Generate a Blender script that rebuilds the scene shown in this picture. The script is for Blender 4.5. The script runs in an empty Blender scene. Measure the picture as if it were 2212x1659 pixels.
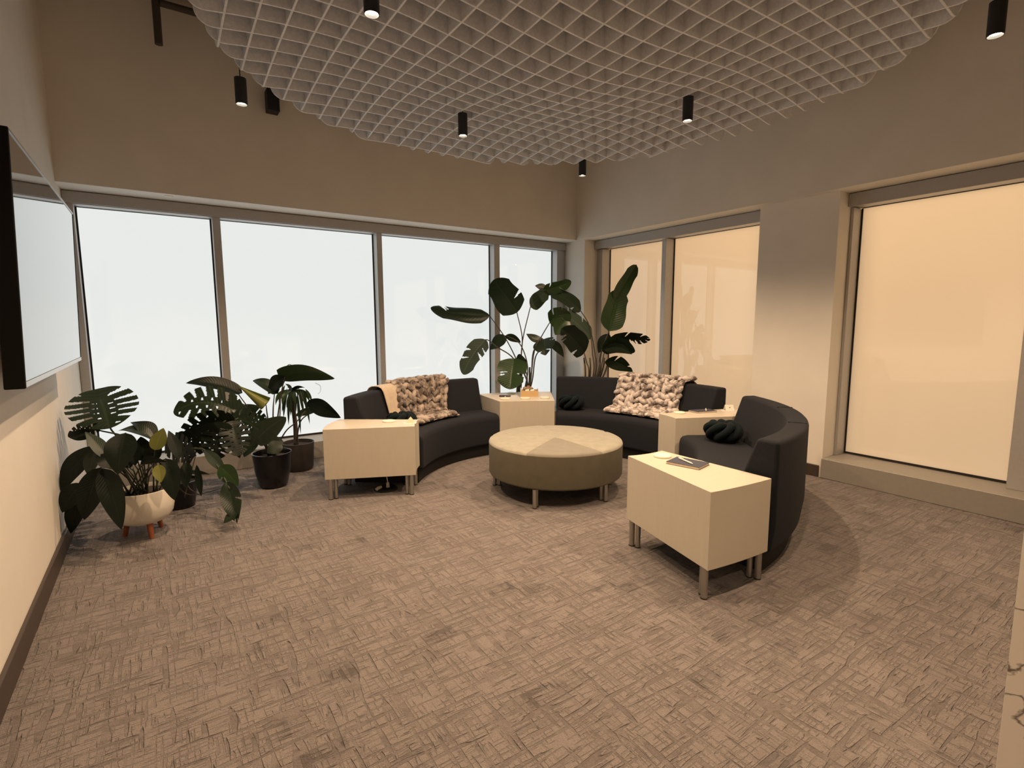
import bpy, bmesh, math, random
from mathutils import Vector, Matrix, noise
random.seed(7)
C = bpy.context.scene.collection
SC = bpy.context.scene
R = math.radians
PI = math.pi

# ------------------------------------------------------------------ camera
F_PX, IMG_W, IMG_H = 1117.678, 2212.0, 1659.0
PITCH, YAW, ROLL = R(6.8406), R(34.3563), R(-0.1923)
EYE = Vector((0, 0, 1.5))
FW = Vector((math.sin(YAW) * math.cos(PITCH), math.cos(YAW) * math.cos(PITCH), -math.sin(PITCH)))
_rt = Vector((math.cos(YAW), -math.sin(YAW), 0))
_up = _rt.cross(FW)
RT = _rt * math.cos(ROLL) + _up * math.sin(ROLL)
UP = _up * math.cos(ROLL) - _rt * math.sin(ROLL)
cam_data = bpy.data.cameras.new('camera')
cam = bpy.data.objects.new('camera', cam_data)
C.objects.link(cam)
cam.matrix_world = Matrix((
    (RT.x, UP.x, -FW.x, EYE.x), (RT.y, UP.y, -FW.y, EYE.y), (RT.z, UP.z, -FW.z, EYE.z), (0, 0, 0, 1)))
cam_data.sensor_fit = 'HORIZONTAL'
cam_data.sensor_width = 36.0
cam_data.lens = 36.0 * F_PX / IMG_W
cam_data.clip_start = 0.05
SC.camera = cam

# ------------------------------------------------------------------ world, exposure
world = bpy.data.worlds.new('world')
SC.world = world
world.use_nodes = True
world.node_tree.nodes['Background'].inputs[0].default_value = (0.05, 0.05, 0.055, 1)
world.node_tree.nodes['Background'].inputs[1].default_value = 0.2
SC.view_settings.view_transform = 'Standard'
SC.view_settings.look = 'None'
SC.view_settings.exposure = 0.0
SC.view_settings.gamma = 1.0
SC.view_settings.use_curve_mapping = False
SC.cycles.use_denoising = True
SC.cycles.sample_clamp_indirect = 6.0
SC.cycles.max_bounces = 8
SC.cycles.diffuse_bounces = 4
SC.cycles.glossy_bounces = 3
SC.cycles.transmission_bounces = 4
SC.cycles.caustics_reflective = False
SC.cycles.caustics_refractive = False

LAMP_POWER = 164.0
LAMP_COLOR = (1.0, 0.69, 0.43)
DAY_COLOR, DAY_STRENGTH = (0.93, 0.97, 0.95), 0.82
WARM_COLOR, WARM_STRENGTH = (1.0, 0.66, 0.38), 0.235
CORRIDOR_POWER, CORRIDOR_COLOR = 110.0, (1.0, 0.60, 0.27)


for _x, _y, _z in ((8.4, 0.6, 3.3), (8.4, 3.4, 3.3)):
    # lamps of the corridor outside the right-hand frosted windows
    _l = bpy.data.lights.new('corridor_lamp', 'AREA')
    _l.shape = 'SQUARE'
    _l.size = 1.2
    _l.energy = CORRIDOR_POWER
    _l.color = CORRIDOR_COLOR
    _o = bpy.data.objects.new('corridor_lamp', _l)
    C.objects.link(_o)
    _o.location = (_x, _y, _z)
    _o.rotation_euler = Vector((-1, 0, -0.55)).to_track_quat('-Z', 'Y').to_euler()


def at(u, v, d):
    """a point of the room on the line of sight of photo pixel (u, v), d metres deep"""
    return EYE + (FW + RT * ((u - IMG_W / 2) / F_PX) - UP * ((v - IMG_H / 2) / F_PX)) * d


# ------------------------------------------------------------------ materials
def new_mat(name):
    m = bpy.data.materials.new(name)
    m.use_nodes = True
    nt = m.node_tree
    return m, nt, nt.nodes, nt.links, nt.nodes['Principled BSDF']


def simple(name, col, rough=0.5, metal=0.0, spec=0.5, var=0.0, scale=20.0, bump=0.0, bscale=None, coat=0.0, sheen=0.0, stretch=None):
    m, nt, N, L, p = new_mat(name)
    p.inputs['Base Color'].default_value = (*col, 1)
    p.inputs['Roughness'].default_value = rough
    p.inputs['Metallic'].default_value = metal
    p.inputs['Specular IOR Level'].default_value = spec
    p.inputs['Coat Weight'].default_value = coat
    p.inputs['Sheen Weight'].default_value = sheen
    if var or bump:
        tc = N.new('ShaderNodeTexCoord')
        mp = N.new('ShaderNodeMapping')
        L.new(tc.outputs['Object'], mp.inputs['Vector'])
        if stretch:
            mp.inputs['Scale'].default_value = stretch
        nz = N.new('ShaderNodeTexNoise')
        nz.inputs['Scale'].default_value = scale
        nz.inputs['Detail'].default_value = 5
        L.new(mp.outputs[0], nz.inputs['Vector'])
        if var:
            rp = N.new('ShaderNodeMapRange')
            rp.inputs['From Min'].default_value = 0.3
            rp.inputs['From Max'].default_value = 0.7
            rp.inputs['To Min'].default_value = 1 - var
            rp.inputs['To Max'].default_value = 1 + var
            L.new(nz.outputs['Fac'], rp.inputs['Value'])
            mx = N.new('ShaderNodeMix')
            mx.data_type = 'RGBA'
            mx.blend_type = 'MULTIPLY'
            mx.inputs['Factor'].default_value = 1
            mx.inputs['A'].default_value = (*col, 1)
            L.new(rp.outputs[0], mx.inputs['B'])
            L.new(mx.outputs['Result'], p.inputs['Base Color'])
        if bump:
            nb = nz
            if bscale:
                nb = N.new('ShaderNodeTexNoise')
                nb.inputs['Scale'].default_value = bscale
                nb.inputs['Detail'].default_value = 3
                L.new(tc.outputs['Object'], nb.inputs['Vector'])
            bp = N.new('ShaderNodeBump')
            bp.inputs['Strength'].default_value = bump
            bp.inputs['Distance'].default_value = 0.004
            L.new(nb.outputs['Fac'], bp.inputs['Height'])
            L.new(bp.outputs[0], p.inputs['Normal'])
    return m


def carpet_mat():
    m, nt, N, L, p = new_mat('carpet')
    p.inputs['Roughness'].default_value = 0.95
    p.inputs['Specular IOR Level'].default_value = 0.1
    p.inputs['Sheen Weight'].default_value = 0.15
    tc = N.new('ShaderNodeTexCoord')

    def mapped(scale):
        mp = N.new('ShaderNodeMapping')
        mp.inputs['Scale'].default_value = scale
        L.new(tc.outputs['Object'], mp.inputs['Vector'])
        return mp.outputs[0]

    def nz(vec, scale, detail=2.0, rough=0.5):
        n = N.new('ShaderNodeTexNoise')
        n.inputs['Scale'].default_value = scale
        n.inputs['Detail'].default_value = detail
        n.inputs['Roughness'].default_value = rough
        L.new(vec, n.inputs['Vector'])
        return n.outputs['Fac']

    def math_(op, a, b=None, c=None):
        n = N.new('ShaderNodeMath')
        n.operation = op
        for i, x in enumerate((a, b, c)):
            if x is None:
                continue
            if isinstance(x, (int, float)):
                n.inputs[i].default_value = x
            else:
                L.new(x, n.inputs[i])
        return n.outputs[0]

    def rng(x, a, b, c, d):
        n = N.new('ShaderNodeMapRange')
        for k, val in zip(('From Min', 'From Max', 'To Min', 'To Max'), (a, b, c, d)):
            n.inputs[k].default_value = val
        L.new(x, n.inputs['Value'])
        return n.outputs[0]
    # dashes running along x, dashes running along y
    lx = math_('MAXIMUM', rng(nz(mapped((3.8, 46, 1)), 1.0, 0.3), 0.595, 0.63, 0, 1), rng(nz(mapped((8.0, 115, 3)), 1.0, 0.6), 0.60, 0.64, 0, 0.6))
    ly = math_('MAXIMUM', rng(nz(mapped((46, 3.8, 5)), 1.0, 0.3), 0.595, 0.63, 0, 1), rng(nz(mapped((115, 8.0, 7)), 1.0, 0.6), 0.60, 0.64, 0, 0.6))
    # blocks that decide which direction shows
    blk = rng(nz(mapped((8.0, 11.0, 1)), 1.0, 2.0), 0.42, 0.54, 0, 1)
    lx2 = math_('MULTIPLY', lx, math_('ADD', math_('MULTIPLY', blk, 0.45), 0.55))
    ly2 = math_('MULTIPLY', ly, math_('SUBTRACT', 1.0, math_('MULTIPLY', blk, 0.55)))
    dash = math_('MAXIMUM', lx2, ly2)
    # darker rectangular tufts
    sn = N.new('ShaderNodeVectorMath')
    sn.operation = 'SNAP'
    L.new(tc.outputs['Object'], sn.inputs[0])
    sn.inputs[1].default_value = (0.16, 0.10, 10)
    wn = N.new('ShaderNodeTexWhiteNoise')
    wn.noise_dimensions = '2D'
    L.new(sn.outputs[0], wn.inputs['Vector'])
    patch = math_('GREATER_THAN', wn.outputs['Value'], 0.935)
    soft = rng(nz(mapped((1, 1, 1)), 9.0, 2), 0.40, 0.6, 0.2, 1)
    patch = math_('MULTIPLY', patch, soft)
    fine = nz(mapped((1, 1, 1)), 260.0, 2)
    mid = nz(mapped((1, 1, 1)), 2.0, 3)
    shade = math_('SUBTRACT', 1.0, math_('MULTIPLY', dash, 0.30))
    shade = math_('SUBTRACT', shade, math_('MULTIPLY', patch, 0.26))
    shade = math_('MULTIPLY', shade, rng(fine, 0.3, 0.7, 0.82, 1.18))
    shade = math_('MULTIPLY', shade, rng(mid, 0.3, 0.7, 0.95, 1.05))
    mx = N.new('ShaderNodeMix')
    mx.data_type = 'RGBA'
    mx.blend_type = 'MULTIPLY'
    mx.inputs['Factor'].default_value = 1
    mx.inputs['A'].default_value = (0.222, 0.194, 0.183, 1)
    L.new(shade, mx.inputs['B'])
    L.new(mx.outputs['Result'], p.inputs['Base Color'])
    hgt = math_('ADD', math_('MULTIPLY', dash, -0.8), math_('MULTIPLY', fine, 0.25))
    bp = N.new('ShaderNodeBump')
    bp.inputs['Strength'].default_value = 1.0
    bp.inputs['Distance'].default_value = 0.016
    L.new(hgt, bp.inputs['Height'])
    L.new(bp.outputs[0], p.inputs['Normal'])
    return m


def leaf_mat(name, dark, light, gloss=0.36, trans=0.10, spec=0.3):
    m, nt, N, L, p = new_mat(name)
    p.inputs['Roughness'].default_value = gloss
    p.inputs['Specular IOR Level'].default_value = spec
    uv = N.new('ShaderNodeUVMap')
    sp = N.new('ShaderNodeSeparateXYZ')
    L.new(uv.outputs[0], sp.inputs[0])
    ab = N.new('ShaderNodeMath')
    ab.operation = 'ABSOLUTE'
    sb = N.new('ShaderNodeMath')
    sb.operation = 'SUBTRACT'
    sb.inputs[1].default_value = 0.5
    L.new(sp.outputs['Y'], sb.inputs[0])
    L.new(sb.outputs[0], ab.inputs[0])
    rib = N.new('ShaderNodeMapRange')
    rib.inputs['From Min'].default_value = 0.008
    rib.inputs['From Max'].default_value = 0.028
    rib.inputs['To Min'].default_value = 1
    rib.inputs['To Max'].default_value = 0
    L.new(ab.outputs[0], rib.inputs['Value'])
    # side veins
    ad = N.new('ShaderNodeMath')
    ad.operation = 'MULTIPLY_ADD'
    L.new(ab.outputs[0], ad.inputs[0])
    ad.inputs[1].default_value = -0.35
    L.new(sp.outputs['X'], ad.inputs[2])
    sn = N.new('ShaderNodeMath')
    sn.operation = 'MULTIPLY'
    L.new(ad.outputs[0], sn.inputs[0])
    sn.inputs[1].default_value = 110
    si = N.new('ShaderNodeMath')
    si.operation = 'SINE'
    L.new(sn.outputs[0], si.inputs[0])
    vein = N.new('ShaderNodeMapRange')
    vein.inputs['From Min'].default_value = 0.6
    vein.inputs['From Max'].default_value = 1.0
    vein.inputs['To Max'].default_value = 0.16
    L.new(si.outputs[0], vein.inputs['Value'])
    mxf = N.new('ShaderNodeMath')
    mxf.operation = 'MAXIMUM'
    L.new(rib.outputs[0], mxf.inputs[0])
    L.new(vein.outputs[0], mxf.inputs[1])
    mx = N.new('ShaderNodeMix')
    mx.data_type = 'RGBA'
    mx.inputs['A'].default_value = (*dark, 1)
    mx.inputs['B'].default_value = (*light, 1)
    L.new(mxf.outputs[0], mx.inputs['Factor'])
    L.new(mx.outputs['Result'], p.inputs['Base Color'])
    bp = N.new('ShaderNodeBump')
    bp.inputs['Strength'].default_value = 0.12
    bp.inputs['Distance'].default_value = 0.003
    L.new(si.outputs[0], bp.inputs['Height'])
    L.new(bp.outputs[0], p.inputs['Normal'])
    tr = N.new('ShaderNodeBsdfTranslucent')
    tr.inputs['Color'].default_value = (light[0] * 1.6, light[1] * 1.8, light[2] * 0.8, 1)
    ms = N.new('ShaderNodeMixShader')
    ms.inputs[0].default_value = trans
    L.new(p.outputs[0], ms.inputs[1])
    L.new(tr.outputs[0], ms.inputs[2])
    L.new(ms.outputs[0], N['Material Output'].inputs['Surface'])
    return m


def pane_mat(name, col, strength, trans=0.0):
    """frosted, back-lit glass: gives off the light that comes through it, with a clear reflecting face"""
    m, nt, N, L, p = new_mat(name)
    p.inputs['Base Color'].default_value = (0.16, 0.16, 0.155, 1)
    p.inputs['Roughness'].default_value = 0.02
    p.inputs['IOR'].default_value = 1.75
    if trans:
        tr = N.new('ShaderNodeBsdfTranslucent')
        tr.inputs['Color'].default_value = (trans, trans, trans, 1)
        ad = N.new('ShaderNodeAddShader')
        L.new(p.outputs[0], ad.inputs[0])
        L.new(tr.outputs[0], ad.inputs[1])
        L.new(ad.outputs[0], N['Material Output'].inputs['Surface'])
    p.inputs['Emission Color'].default_value = (*col, 1)
    p.inputs['Emission Strength'].default_value = strength
    return m


def glow_mat(name, col, strength):
    m, nt, N, L, p = new_mat(name)
    p.inputs['Base Color'].default_value = (0.8, 0.8, 0.8, 1)
    p.inputs['Emission Color'].default_value = (*col, 1)
    p.inputs['Emission Strength'].default_value = strength
    return m


def marble_mat():
    m, nt, N, L, p = new_mat('marble')
    p.inputs['Roughness'].default_value = 0.25
    tc = N.new('ShaderNodeTexCoord')
    nz = N.new('ShaderNodeTexNoise')
    nz.inputs['Scale'].default_value = 2.2
    nz.inputs['Detail'].default_value = 6
    nz.inputs['Distortion'].default_value = 1.2
    L.new(tc.outputs['Object'], nz.inputs['Vector'])
    sb = N.new('ShaderNodeMath')
    sb.operation = 'SUBTRACT'
    L.new(nz.outputs['Fac'], sb.inputs[0])
    sb.inputs[1].default_value = 0.5
    ab = N.new('ShaderNodeMath')
    ab.operation = 'ABSOLUTE'
    L.new(sb.outputs[0], ab.inputs[0])
    rp = N.new('ShaderNodeMapRange')
    rp.inputs['From Min'].default_value = 0.0
    rp.inputs['From Max'].default_value = 0.012
    rp.inputs['To Min'].default_value = 0.12
    rp.inputs['To Max'].default_value = 1.0
    L.new(ab.outputs[0], rp.inputs['Value'])
    mx = N.new('ShaderNodeMix')
    mx.data_type = 'RGBA'
    mx.inputs['A'].default_value = (0.06, 0.035, 0.025, 1)
    mx.inputs['B'].default_value = (0.72, 0.68, 0.62, 1)
    L.new(rp.outputs[0], mx.inputs['Factor'])
    L.new(mx.outputs['Result'], p.inputs['Base Color'])
    return m


def maple_mat():
    m, nt, N, L, p = new_mat('maple')
    p.inputs['Roughness'].default_value = 0.38
    tc = N.new('ShaderNodeTexCoord')
    mp = N.new('ShaderNodeMapping')
    mp.inputs['Scale'].default_value = (2, 22, 2)
    L.new(tc.outputs['Object'], mp.inputs['Vector'])
    nz = N.new('ShaderNodeTexNoise')
    nz.inputs['Scale'].default_value = 3
    nz.inputs['Detail'].default_value = 6
    nz.inputs['Distortion'].default_value = 0.4
    L.new(mp.outputs[0], nz.inputs['Vector'])
    mx = N.new('ShaderNodeMix')
    mx.data_type = 'RGBA'
    mx.inputs['A'].default_value = (0.545, 0.495, 0.405, 1)
    mx.inputs['B'].default_value = (0.60, 0.55, 0.465, 1)
    L.new(nz.outputs['Fac'], mx.inputs['Factor'])
    L.new(mx.outputs['Result'], p.inputs['Base Color'])
    return m


def throw_mat(name, pale, dark, lo=0.42, hi=0.60, scale=9.0):
    m, nt, N, L, p = new_mat(name)
    p.inputs['Roughness'].default_value = 0.9
    p.inputs['Specular IOR Level'].default_value = 0.15
    p.inputs['Sheen Weight'].default_value = 0.4
    tc = N.new('ShaderNodeTexCoord')
    nz = N.new('ShaderNodeTexNoise')
    nz.inputs['Scale'].default_value = scale
    nz.inputs['Detail'].default_value = 5
    nz.inputs['Roughness'].default_value = 0.62
    L.new(tc.outputs['Object'], nz.inputs['Vector'])
    rp = N.new('ShaderNodeValToRGB')
    rp.color_ramp.elements[0].position = lo
    rp.color_ramp.elements[0].color = (*dark, 1)
    rp.color_ramp.elements[1].position = hi
    rp.color_ramp.elements[1].color = (*pale, 1)
    L.new(nz.outputs['Fac'], rp.inputs['Fac'])
    L.new(rp.outputs[0], p.inputs['Base Color'])
    n2 = N.new('ShaderNodeTexNoise')
    n2.inputs['Scale'].default_value = 120
    n2.inputs['Detail'].default_value = 3
    L.new(tc.outputs['Object'], n2.inputs['Vector'])
    bp = N.new('ShaderNodeBump')
    bp.inputs['Strength'].default_value = 0.6
    bp.inputs['Distance'].default_value = 0.006
    L.new(n2.outputs['Fac'], bp.inputs['Height'])
    L.new(bp.outputs[0], p.inputs['Normal'])
    return m


M = {
    'carpet': carpet_mat(),
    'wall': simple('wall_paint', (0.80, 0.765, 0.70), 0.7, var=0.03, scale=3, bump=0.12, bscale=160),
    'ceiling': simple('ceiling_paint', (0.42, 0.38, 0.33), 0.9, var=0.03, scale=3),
    'frame': simple('frame_aluminium', (0.50, 0.49, 0.48), 0.45, 0.35, var=0.03, scale=40),
    'gasket': simple('gasket_black', (0.012, 0.010, 0.010), 0.6),
    'sill': simple('sill_aluminium', (0.33, 0.31, 0.28), 0.5, 0.2, var=0.03, scale=30),
    'fascia': simple('fascia_aluminium', (0.43, 0.42, 0.41), 0.55, 0.25, var=0.03, scale=60),
    'base': simple('baseboard_rubber', (0.055, 0.040, 0.033), 0.45, var=0.05),
    'pane_day': pane_mat('frosted_pane_daylight', DAY_COLOR, DAY_STRENGTH),
    'pane_warm': pane_mat('frosted_pane_lamplight', WARM_COLOR, WARM_STRENGTH, 0.5),
    'felt': simple('grey_felt', (0.76, 0.77, 0.80), 0.95, spec=0.1, var=0.08, scale=60, bump=0.2, bscale=300),
    'black_metal': simple('black_metal', (0.010, 0.010, 0.011), 0.55),
    'lens': glow_mat('lamp_lens', (1.0, 0.86, 0.66), 26),
    'pipe': simple('dark_pipe', (0.06, 0.05, 0.04), 0.6),
    'charcoal': simple('charcoal_fabric', (0.0135, 0.0155, 0.0205), 0.85, spec=0.2, var=0.16, scale=140, bump=0.35, bscale=420, sheen=0.02),
    'plinth': simple('plinth_black', (0.005, 0.005, 0.005), 0.8),
    'maple': maple_mat(),
    'steel': simple('brushed_steel', (0.42, 0.40, 0.37), 0.38, 0.85, var=0.05, scale=60, stretch=(1, 1, 0.05)),
    'foot': simple('rubber_foot', (0.02, 0.02, 0.02), 0.7),
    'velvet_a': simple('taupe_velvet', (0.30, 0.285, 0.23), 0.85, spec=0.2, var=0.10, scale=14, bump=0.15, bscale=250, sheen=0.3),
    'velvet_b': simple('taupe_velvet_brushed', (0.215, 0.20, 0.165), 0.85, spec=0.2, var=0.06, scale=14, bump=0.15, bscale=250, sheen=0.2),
    'velvet_side_shaded': simple('taupe_velvet_band_shaded', (0.145, 0.13, 0.092), 0.85, spec=0.2, var=0.06, scale=12, bump=0.15, bscale=250, sheen=0.05),  # same velvet as the top, with the side's shade put into the colour
    'teal': simple('dark_teal_jersey', (0.0035, 0.0085, 0.011), 0.9, spec=0.15, var=0.15, scale=60, bump=0.2, bscale=350, sheen=0.03),
    'throw_knit': throw_mat('knit_throw_fur', (0.66, 0.60, 0.56), (0.17, 0.135, 0.12), 0.41, 0.55, 12),
    'throw_fur': throw_mat('braided_throw_fur', (0.47, 0.39, 0.33), (0.09, 0.068, 0.055), 0.42, 0.60, 10),
    'throw_lining': simple('throw_lining', (0.52, 0.43, 0.33), 0.8, var=0.08, scale=25, sheen=0.2),
    'ceramic': simple('white_ceramic', (0.72, 0.68, 0.60), 0.3, var=0.02, scale=8),
    'pot_black': simple('black_glazed_pot', (0.008, 0.007, 0.008), 0.25, var=0.1),
    'pot_brown': simple('dark_brown_pot', (0.040, 0.032, 0.028), 0.6, var=0.15, scale=12),
    'soil': simple('potting_soil', (0.028, 0.017, 0.011), 0.95, var=0.35, scale=60, bump=0.8),
    'orange_wood': simple('orange_wood', (0.26, 0.075, 0.028), 0.45, var=0.15, scale=30, stretch=(6, 6, 1)),
    'leaf': leaf_mat('leaf_green', (0.012, 0.022, 0.012), (0.026, 0.044, 0.022)),
    'leaf_dark': leaf_mat('leaf_dark_green', (0.006, 0.011, 0.007), (0.012, 0.020, 0.011), 0.42, 0.04, 0.18),
    'leaf_grey': leaf_mat('leaf_grey_green', (0.038, 0.055, 0.042), (0.075, 0.10, 0.078), 0.42),
    'leaf_yellow': leaf_mat('leaf_yellow_green', (0.17, 0.18, 0.045), (0.26, 0.26, 0.10), 0.4, 0.15),
    'leaf_bright': leaf_mat('leaf_mid_green', (0.020, 0.042, 0.014), (0.04, 0.075, 0.028), 0.3),
    'stem': simple('stem_green', (0.035, 0.045, 0.022), 0.5, var=0.2, scale=20),
    'stem_brown': simple('stem_brown', (0.055, 0.045, 0.032), 0.6, var=0.2, scale=20),
    'trunk': simple('trunk_bark', (0.075, 0.055, 0.04), 0.8, var=0.25, scale=40, bump=0.5),
    'white': simple('white_plastic', (0.78, 0.75, 0.68), 0.45),
    'cork': simple('pale_coaster', (0.80, 0.75, 0.62), 0.6, var=0.03, scale=60),
    'navy': simple('navy_cover', (0.045, 0.050, 0.075), 0.75, var=0.08, scale=90),
    'paper': simple('cream_pages', (0.75, 0.62, 0.45), 0.8, var=0.04, scale=120, stretch=(1, 1, 20)),
    'tray_wood': simple('light_tray_wood', (0.62, 0.43, 0.22), 0.5, var=0.08, scale=20, stretch=(1, 8, 8)),
    'acrylic': simple('frosted_acrylic', (0.80, 0.79, 0.77), 0.25),
    'kraft': simple('brown_kraft_paper', (0.30, 0.20, 0.12), 0.8, var=0.2, scale=30),
    'maroon': simple('dark_maroon_plastic', (0.035, 0.010, 0.014), 0.35),
    'grey_light': simple('pale_grey_print', (0.40, 0.40, 0.42), 0.6),
    'screen': simple('screen_glass', (0.02, 0.02, 0.022), 0.05, spec=0.9, coat=1.0),
    'tv_black': simple('display_black', (0.004, 0.0035, 0.0035), 0.7, spec=0.2),
    'silver': simple('silver_trim', (0.62, 0.62, 0.62), 0.3, 0.7),
    'marble': marble_mat(),
}

# ------------------------------------------------------------------ mesh helpers


class MB:
    """collects shapes, builds ONE mesh object"""

    def __init__(s):
        s.v, s.f, s.uv = [], [], None

    def add(s, verts, faces):
        o = len(s.v)
        s.v += [tuple(v) for v in verts]
        s.f += [tuple(i + o for i in f) for f in faces]
        return s

    def box(s, x0, x1, y0, y1, z0, z1, mat=None):
        vs = [Vector((x, y, z)) for x in (x0, x1) for y in (y0, y1) for z in (z0, z1)]
        if mat is not None:
            vs = [mat @ v for v in vs]
        return s.add(vs, [(0, 1, 3, 2), (4, 6, 7, 5), (0, 4, 5, 1), (2, 3, 7, 6), (0, 2, 6, 4), (1, 5, 7, 3)])

    def lathe(s, prof, cx=0, cy=0, n=32, cap=True):
        vs, fs = [], []
        k = len(prof)
        for i in range(n):
            a = 2 * PI * i / n
            for r, z in prof:
                vs.append((cx + r * math.cos(a), cy + r * math.sin(a), z))
        for i in range(n):
            j = (i + 1) % n
            for q in range(k - 1):
                fs.append((i * k + q, j * k + q, j * k + q + 1, i * k + q + 1))
        if cap:
            if prof[0][0] > 1e-6:
                fs.append(tuple(i * k for i in range(n))[::-1])
            if prof[-1][0] > 1e-6:
                fs.append(tuple(i * k + k - 1 for i in range(n)))
        return s.add(vs, fs)

    def sector(s, prof, c, a0, a1, n=40):
        """closed (r, z) polygon swept about c from a0 to a1 degrees"""
        k = len(prof)
        vs, fs = [], []
        for i in range(n + 1):
            a = R(a0 + (a1 - a0) * i / n)
            for r, z in prof:
                vs.append((c[0] + r * math.cos(a), c[1] + r * math.sin(a), z))
        for i in range(n):
            for q in range(k):
                p = (q + 1) % k
                fs.append((i * k + q, i * k + p, (i + 1) * k + p, (i + 1) * k + q))
        fs.append(tuple(range(k))[::-1])
        fs.append(tuple(n * k + q for q in range(k)))
        return s.add(vs, fs)

    def tube(s, pts, rad, n=8, closed=False):
        pts = [Vector(p) for p in pts]
        m = len(pts)
        rads = rad if isinstance(rad, (list, tuple)) else [rad] * m
        tang = []
        for i in range(m):
            a = pts[(i - 1) % m] if (closed or i > 0) else pts[i]
            b = pts[(i + 1) % m] if (closed or i < m - 1) else pts[i]
            t = (b - a)
            tang.append(t.normalized() if t.length > 1e-9 else Vector((0, 0, 1)))
        ref = Vector((0, 0, 1)) if abs(tang[0].z) < 0.9 else Vector((1, 0, 0))
        nrm = (ref - tang[0] * ref.dot(tang[0])).normalized()
        vs, fs = [], []
        for i in range(m):
            nrm = (nrm - tang[i] * nrm.dot(tang[i])).normalized()
            bi = tang[i].cross(nrm)
            for q in range(n):
                a = 2 * PI * q / n
                vs.append(pts[i] + (nrm * math.cos(a) + bi * math.sin(a)) * rads[i])
        for i in range(m if closed else m - 1):
            j = (i + 1) % m
            for q in range(n):
                p = (q + 1) % n
                fs.append((i * n + q, i * n + p, j * n + p, j * n + q))
        if not closed:
            fs.append(tuple(range(n))[::-1])
            fs.append(tuple((m - 1) * n + q for q in range(n)))
        return s.add(vs, fs)

    def blob(s, c, ax, ay, az, nu=8, nv=5):
        """ellipsoid with half axes given as vectors"""
        c = Vector(c)
        vs = [c - az]
        for i in range(1, nv):
            t = PI * i / nv
            for q in range(nu):
                a = 2 * PI * q / nu
                vs.append(c + ax * (math.sin(t) * math.cos(a)) + ay * (math.sin(t) * math.sin(a)) - az * math.cos(t))
        vs.append(c + az)
        fs = []
        for q in range(nu):
            fs.append((0, 1 + (q + 1) % nu, 1 + q))
        for i in range(nv - 2):
            for q in range(nu):
                p = (q + 1) % nu
                fs.append((1 + i * nu + q, 1 + i * nu + p, 1 + (i + 1) * nu + p, 1 + (i + 1) * nu + q))
        e = len(vs) - 1
        b = 1 + (nv - 2) * nu
        for q in range(nu):
            fs.append((e, b + q, b + (q + 1) % nu))
        return s.add(vs, fs)

    def build(s, name, mat, parent=None, loc=(0, 0, 0), smooth=None, bevel=0.0, seg=3, bang=35):
        me = bpy.data.meshes.new(name)
        loc = Vector(loc)
        me.from_pydata([tuple(Vector(v) - loc) for v in s.v], [], s.f)
        me.validate()
        bm = bmesh.new()
        bm.from_mesh(me)
        bmesh.ops.recalc_face_normals(bm, faces=bm.faces)
        bm.to_mesh(me)
        bm.free()
        if s.uv:
            ul = me.uv_layers.new(name='UVMap')
            for lp in me.loops:
                ul.data[lp.index].uv = s.uv[lp.vertex_index]
        me.materials.append(mat)
        o = bpy.data.objects.new(name, me)
        C.objects.link(o)
        o.location = loc
        if parent is not None:
            o.parent = parent
            o.location = loc - world_loc(parent)
        if smooth is not None or bevel:
            for p in me.polygons:
                p.use_smooth = True
            if smooth is not None and smooth < 180:
                me.set_sharp_from_angle(angle=R(smooth))
        if bevel:
            b = o.modifiers.new('bevel', 'BEVEL')
            b.width = bevel
            b.segments = seg
            b.limit_method = 'ANGLE'
            b.angle_limit = R(bang)
            b.harden_normals = True
            me.set_sharp_from_angle(angle=R(60))
        return o


def world_loc(o):
    v = Vector(o.location)
    while o.parent:
        o = o.parent
        v += Vector(o.location)
    return v


def tag(o, label=None, cat=None, group=None, kind=None):
    if label:
        o['label'] = label
    if cat:
        o['category'] = cat
    if group:
        o['group'] = group
    if kind:
        o['kind'] = kind
    return o


def thing(name, label, cat, loc, group=None):
    o = bpy.data.objects.new(name, None)
    o.empty_display_size = 0.1
    C.objects.link(o)
    o.location = loc
    return tag(o, label, cat, group)


def struct(o):
    o['kind'] = 'structure'
    return o


def boxobj(name, b, mat, parent=None, bevel=0.0):
    loc = ((b[0] + b[1]) / 2, (b[2] + b[3]) / 2, (b[4] + b[5]) / 2)
    return MB().box(*b).build(name, mat, parent, loc, bevel=bevel, seg=2)


# ------------------------------------------------------------------ the room
XL = -0.605           # left wall
YB, XB = 5.80, 5.10   # bulkheads above the windows
ZS = 2.668            # their soffit
YK, XK, ZK = 5.865, 5.185, 0.19   # sill kerbs
YG, XG = 6.256, 5.58  # glass planes
ZT = 2.55             # glass top
ZC = 4.30             # ceiling
Y0 = -2.6             # wall behind the camera
OUT_Y, OUT_X = 6.55, 5.9

fl = struct(boxobj('floor', (XL - 0.2, OUT_X, Y0 - 0.2, OUT_Y, -0.12, 0.0), M['carpet']))
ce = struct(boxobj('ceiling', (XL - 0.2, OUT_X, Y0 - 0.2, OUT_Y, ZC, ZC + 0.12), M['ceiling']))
wl = struct(boxobj('wall_left', (XL - 0.15, XL, Y0 - 0.2, OUT_Y, 0.0, ZC), M['wall']))
wr0 = struct(boxobj('wall_rear', (XL, OUT_X, Y0 - 0.15, Y0, 0.0, ZC), M['wall']))
# back wall: the bulkhead over the windows with its soffit
wb = struct(boxobj('wall_back', (XL, OUT_X, YB, OUT_Y, ZS, ZC), M['wall']))
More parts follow.
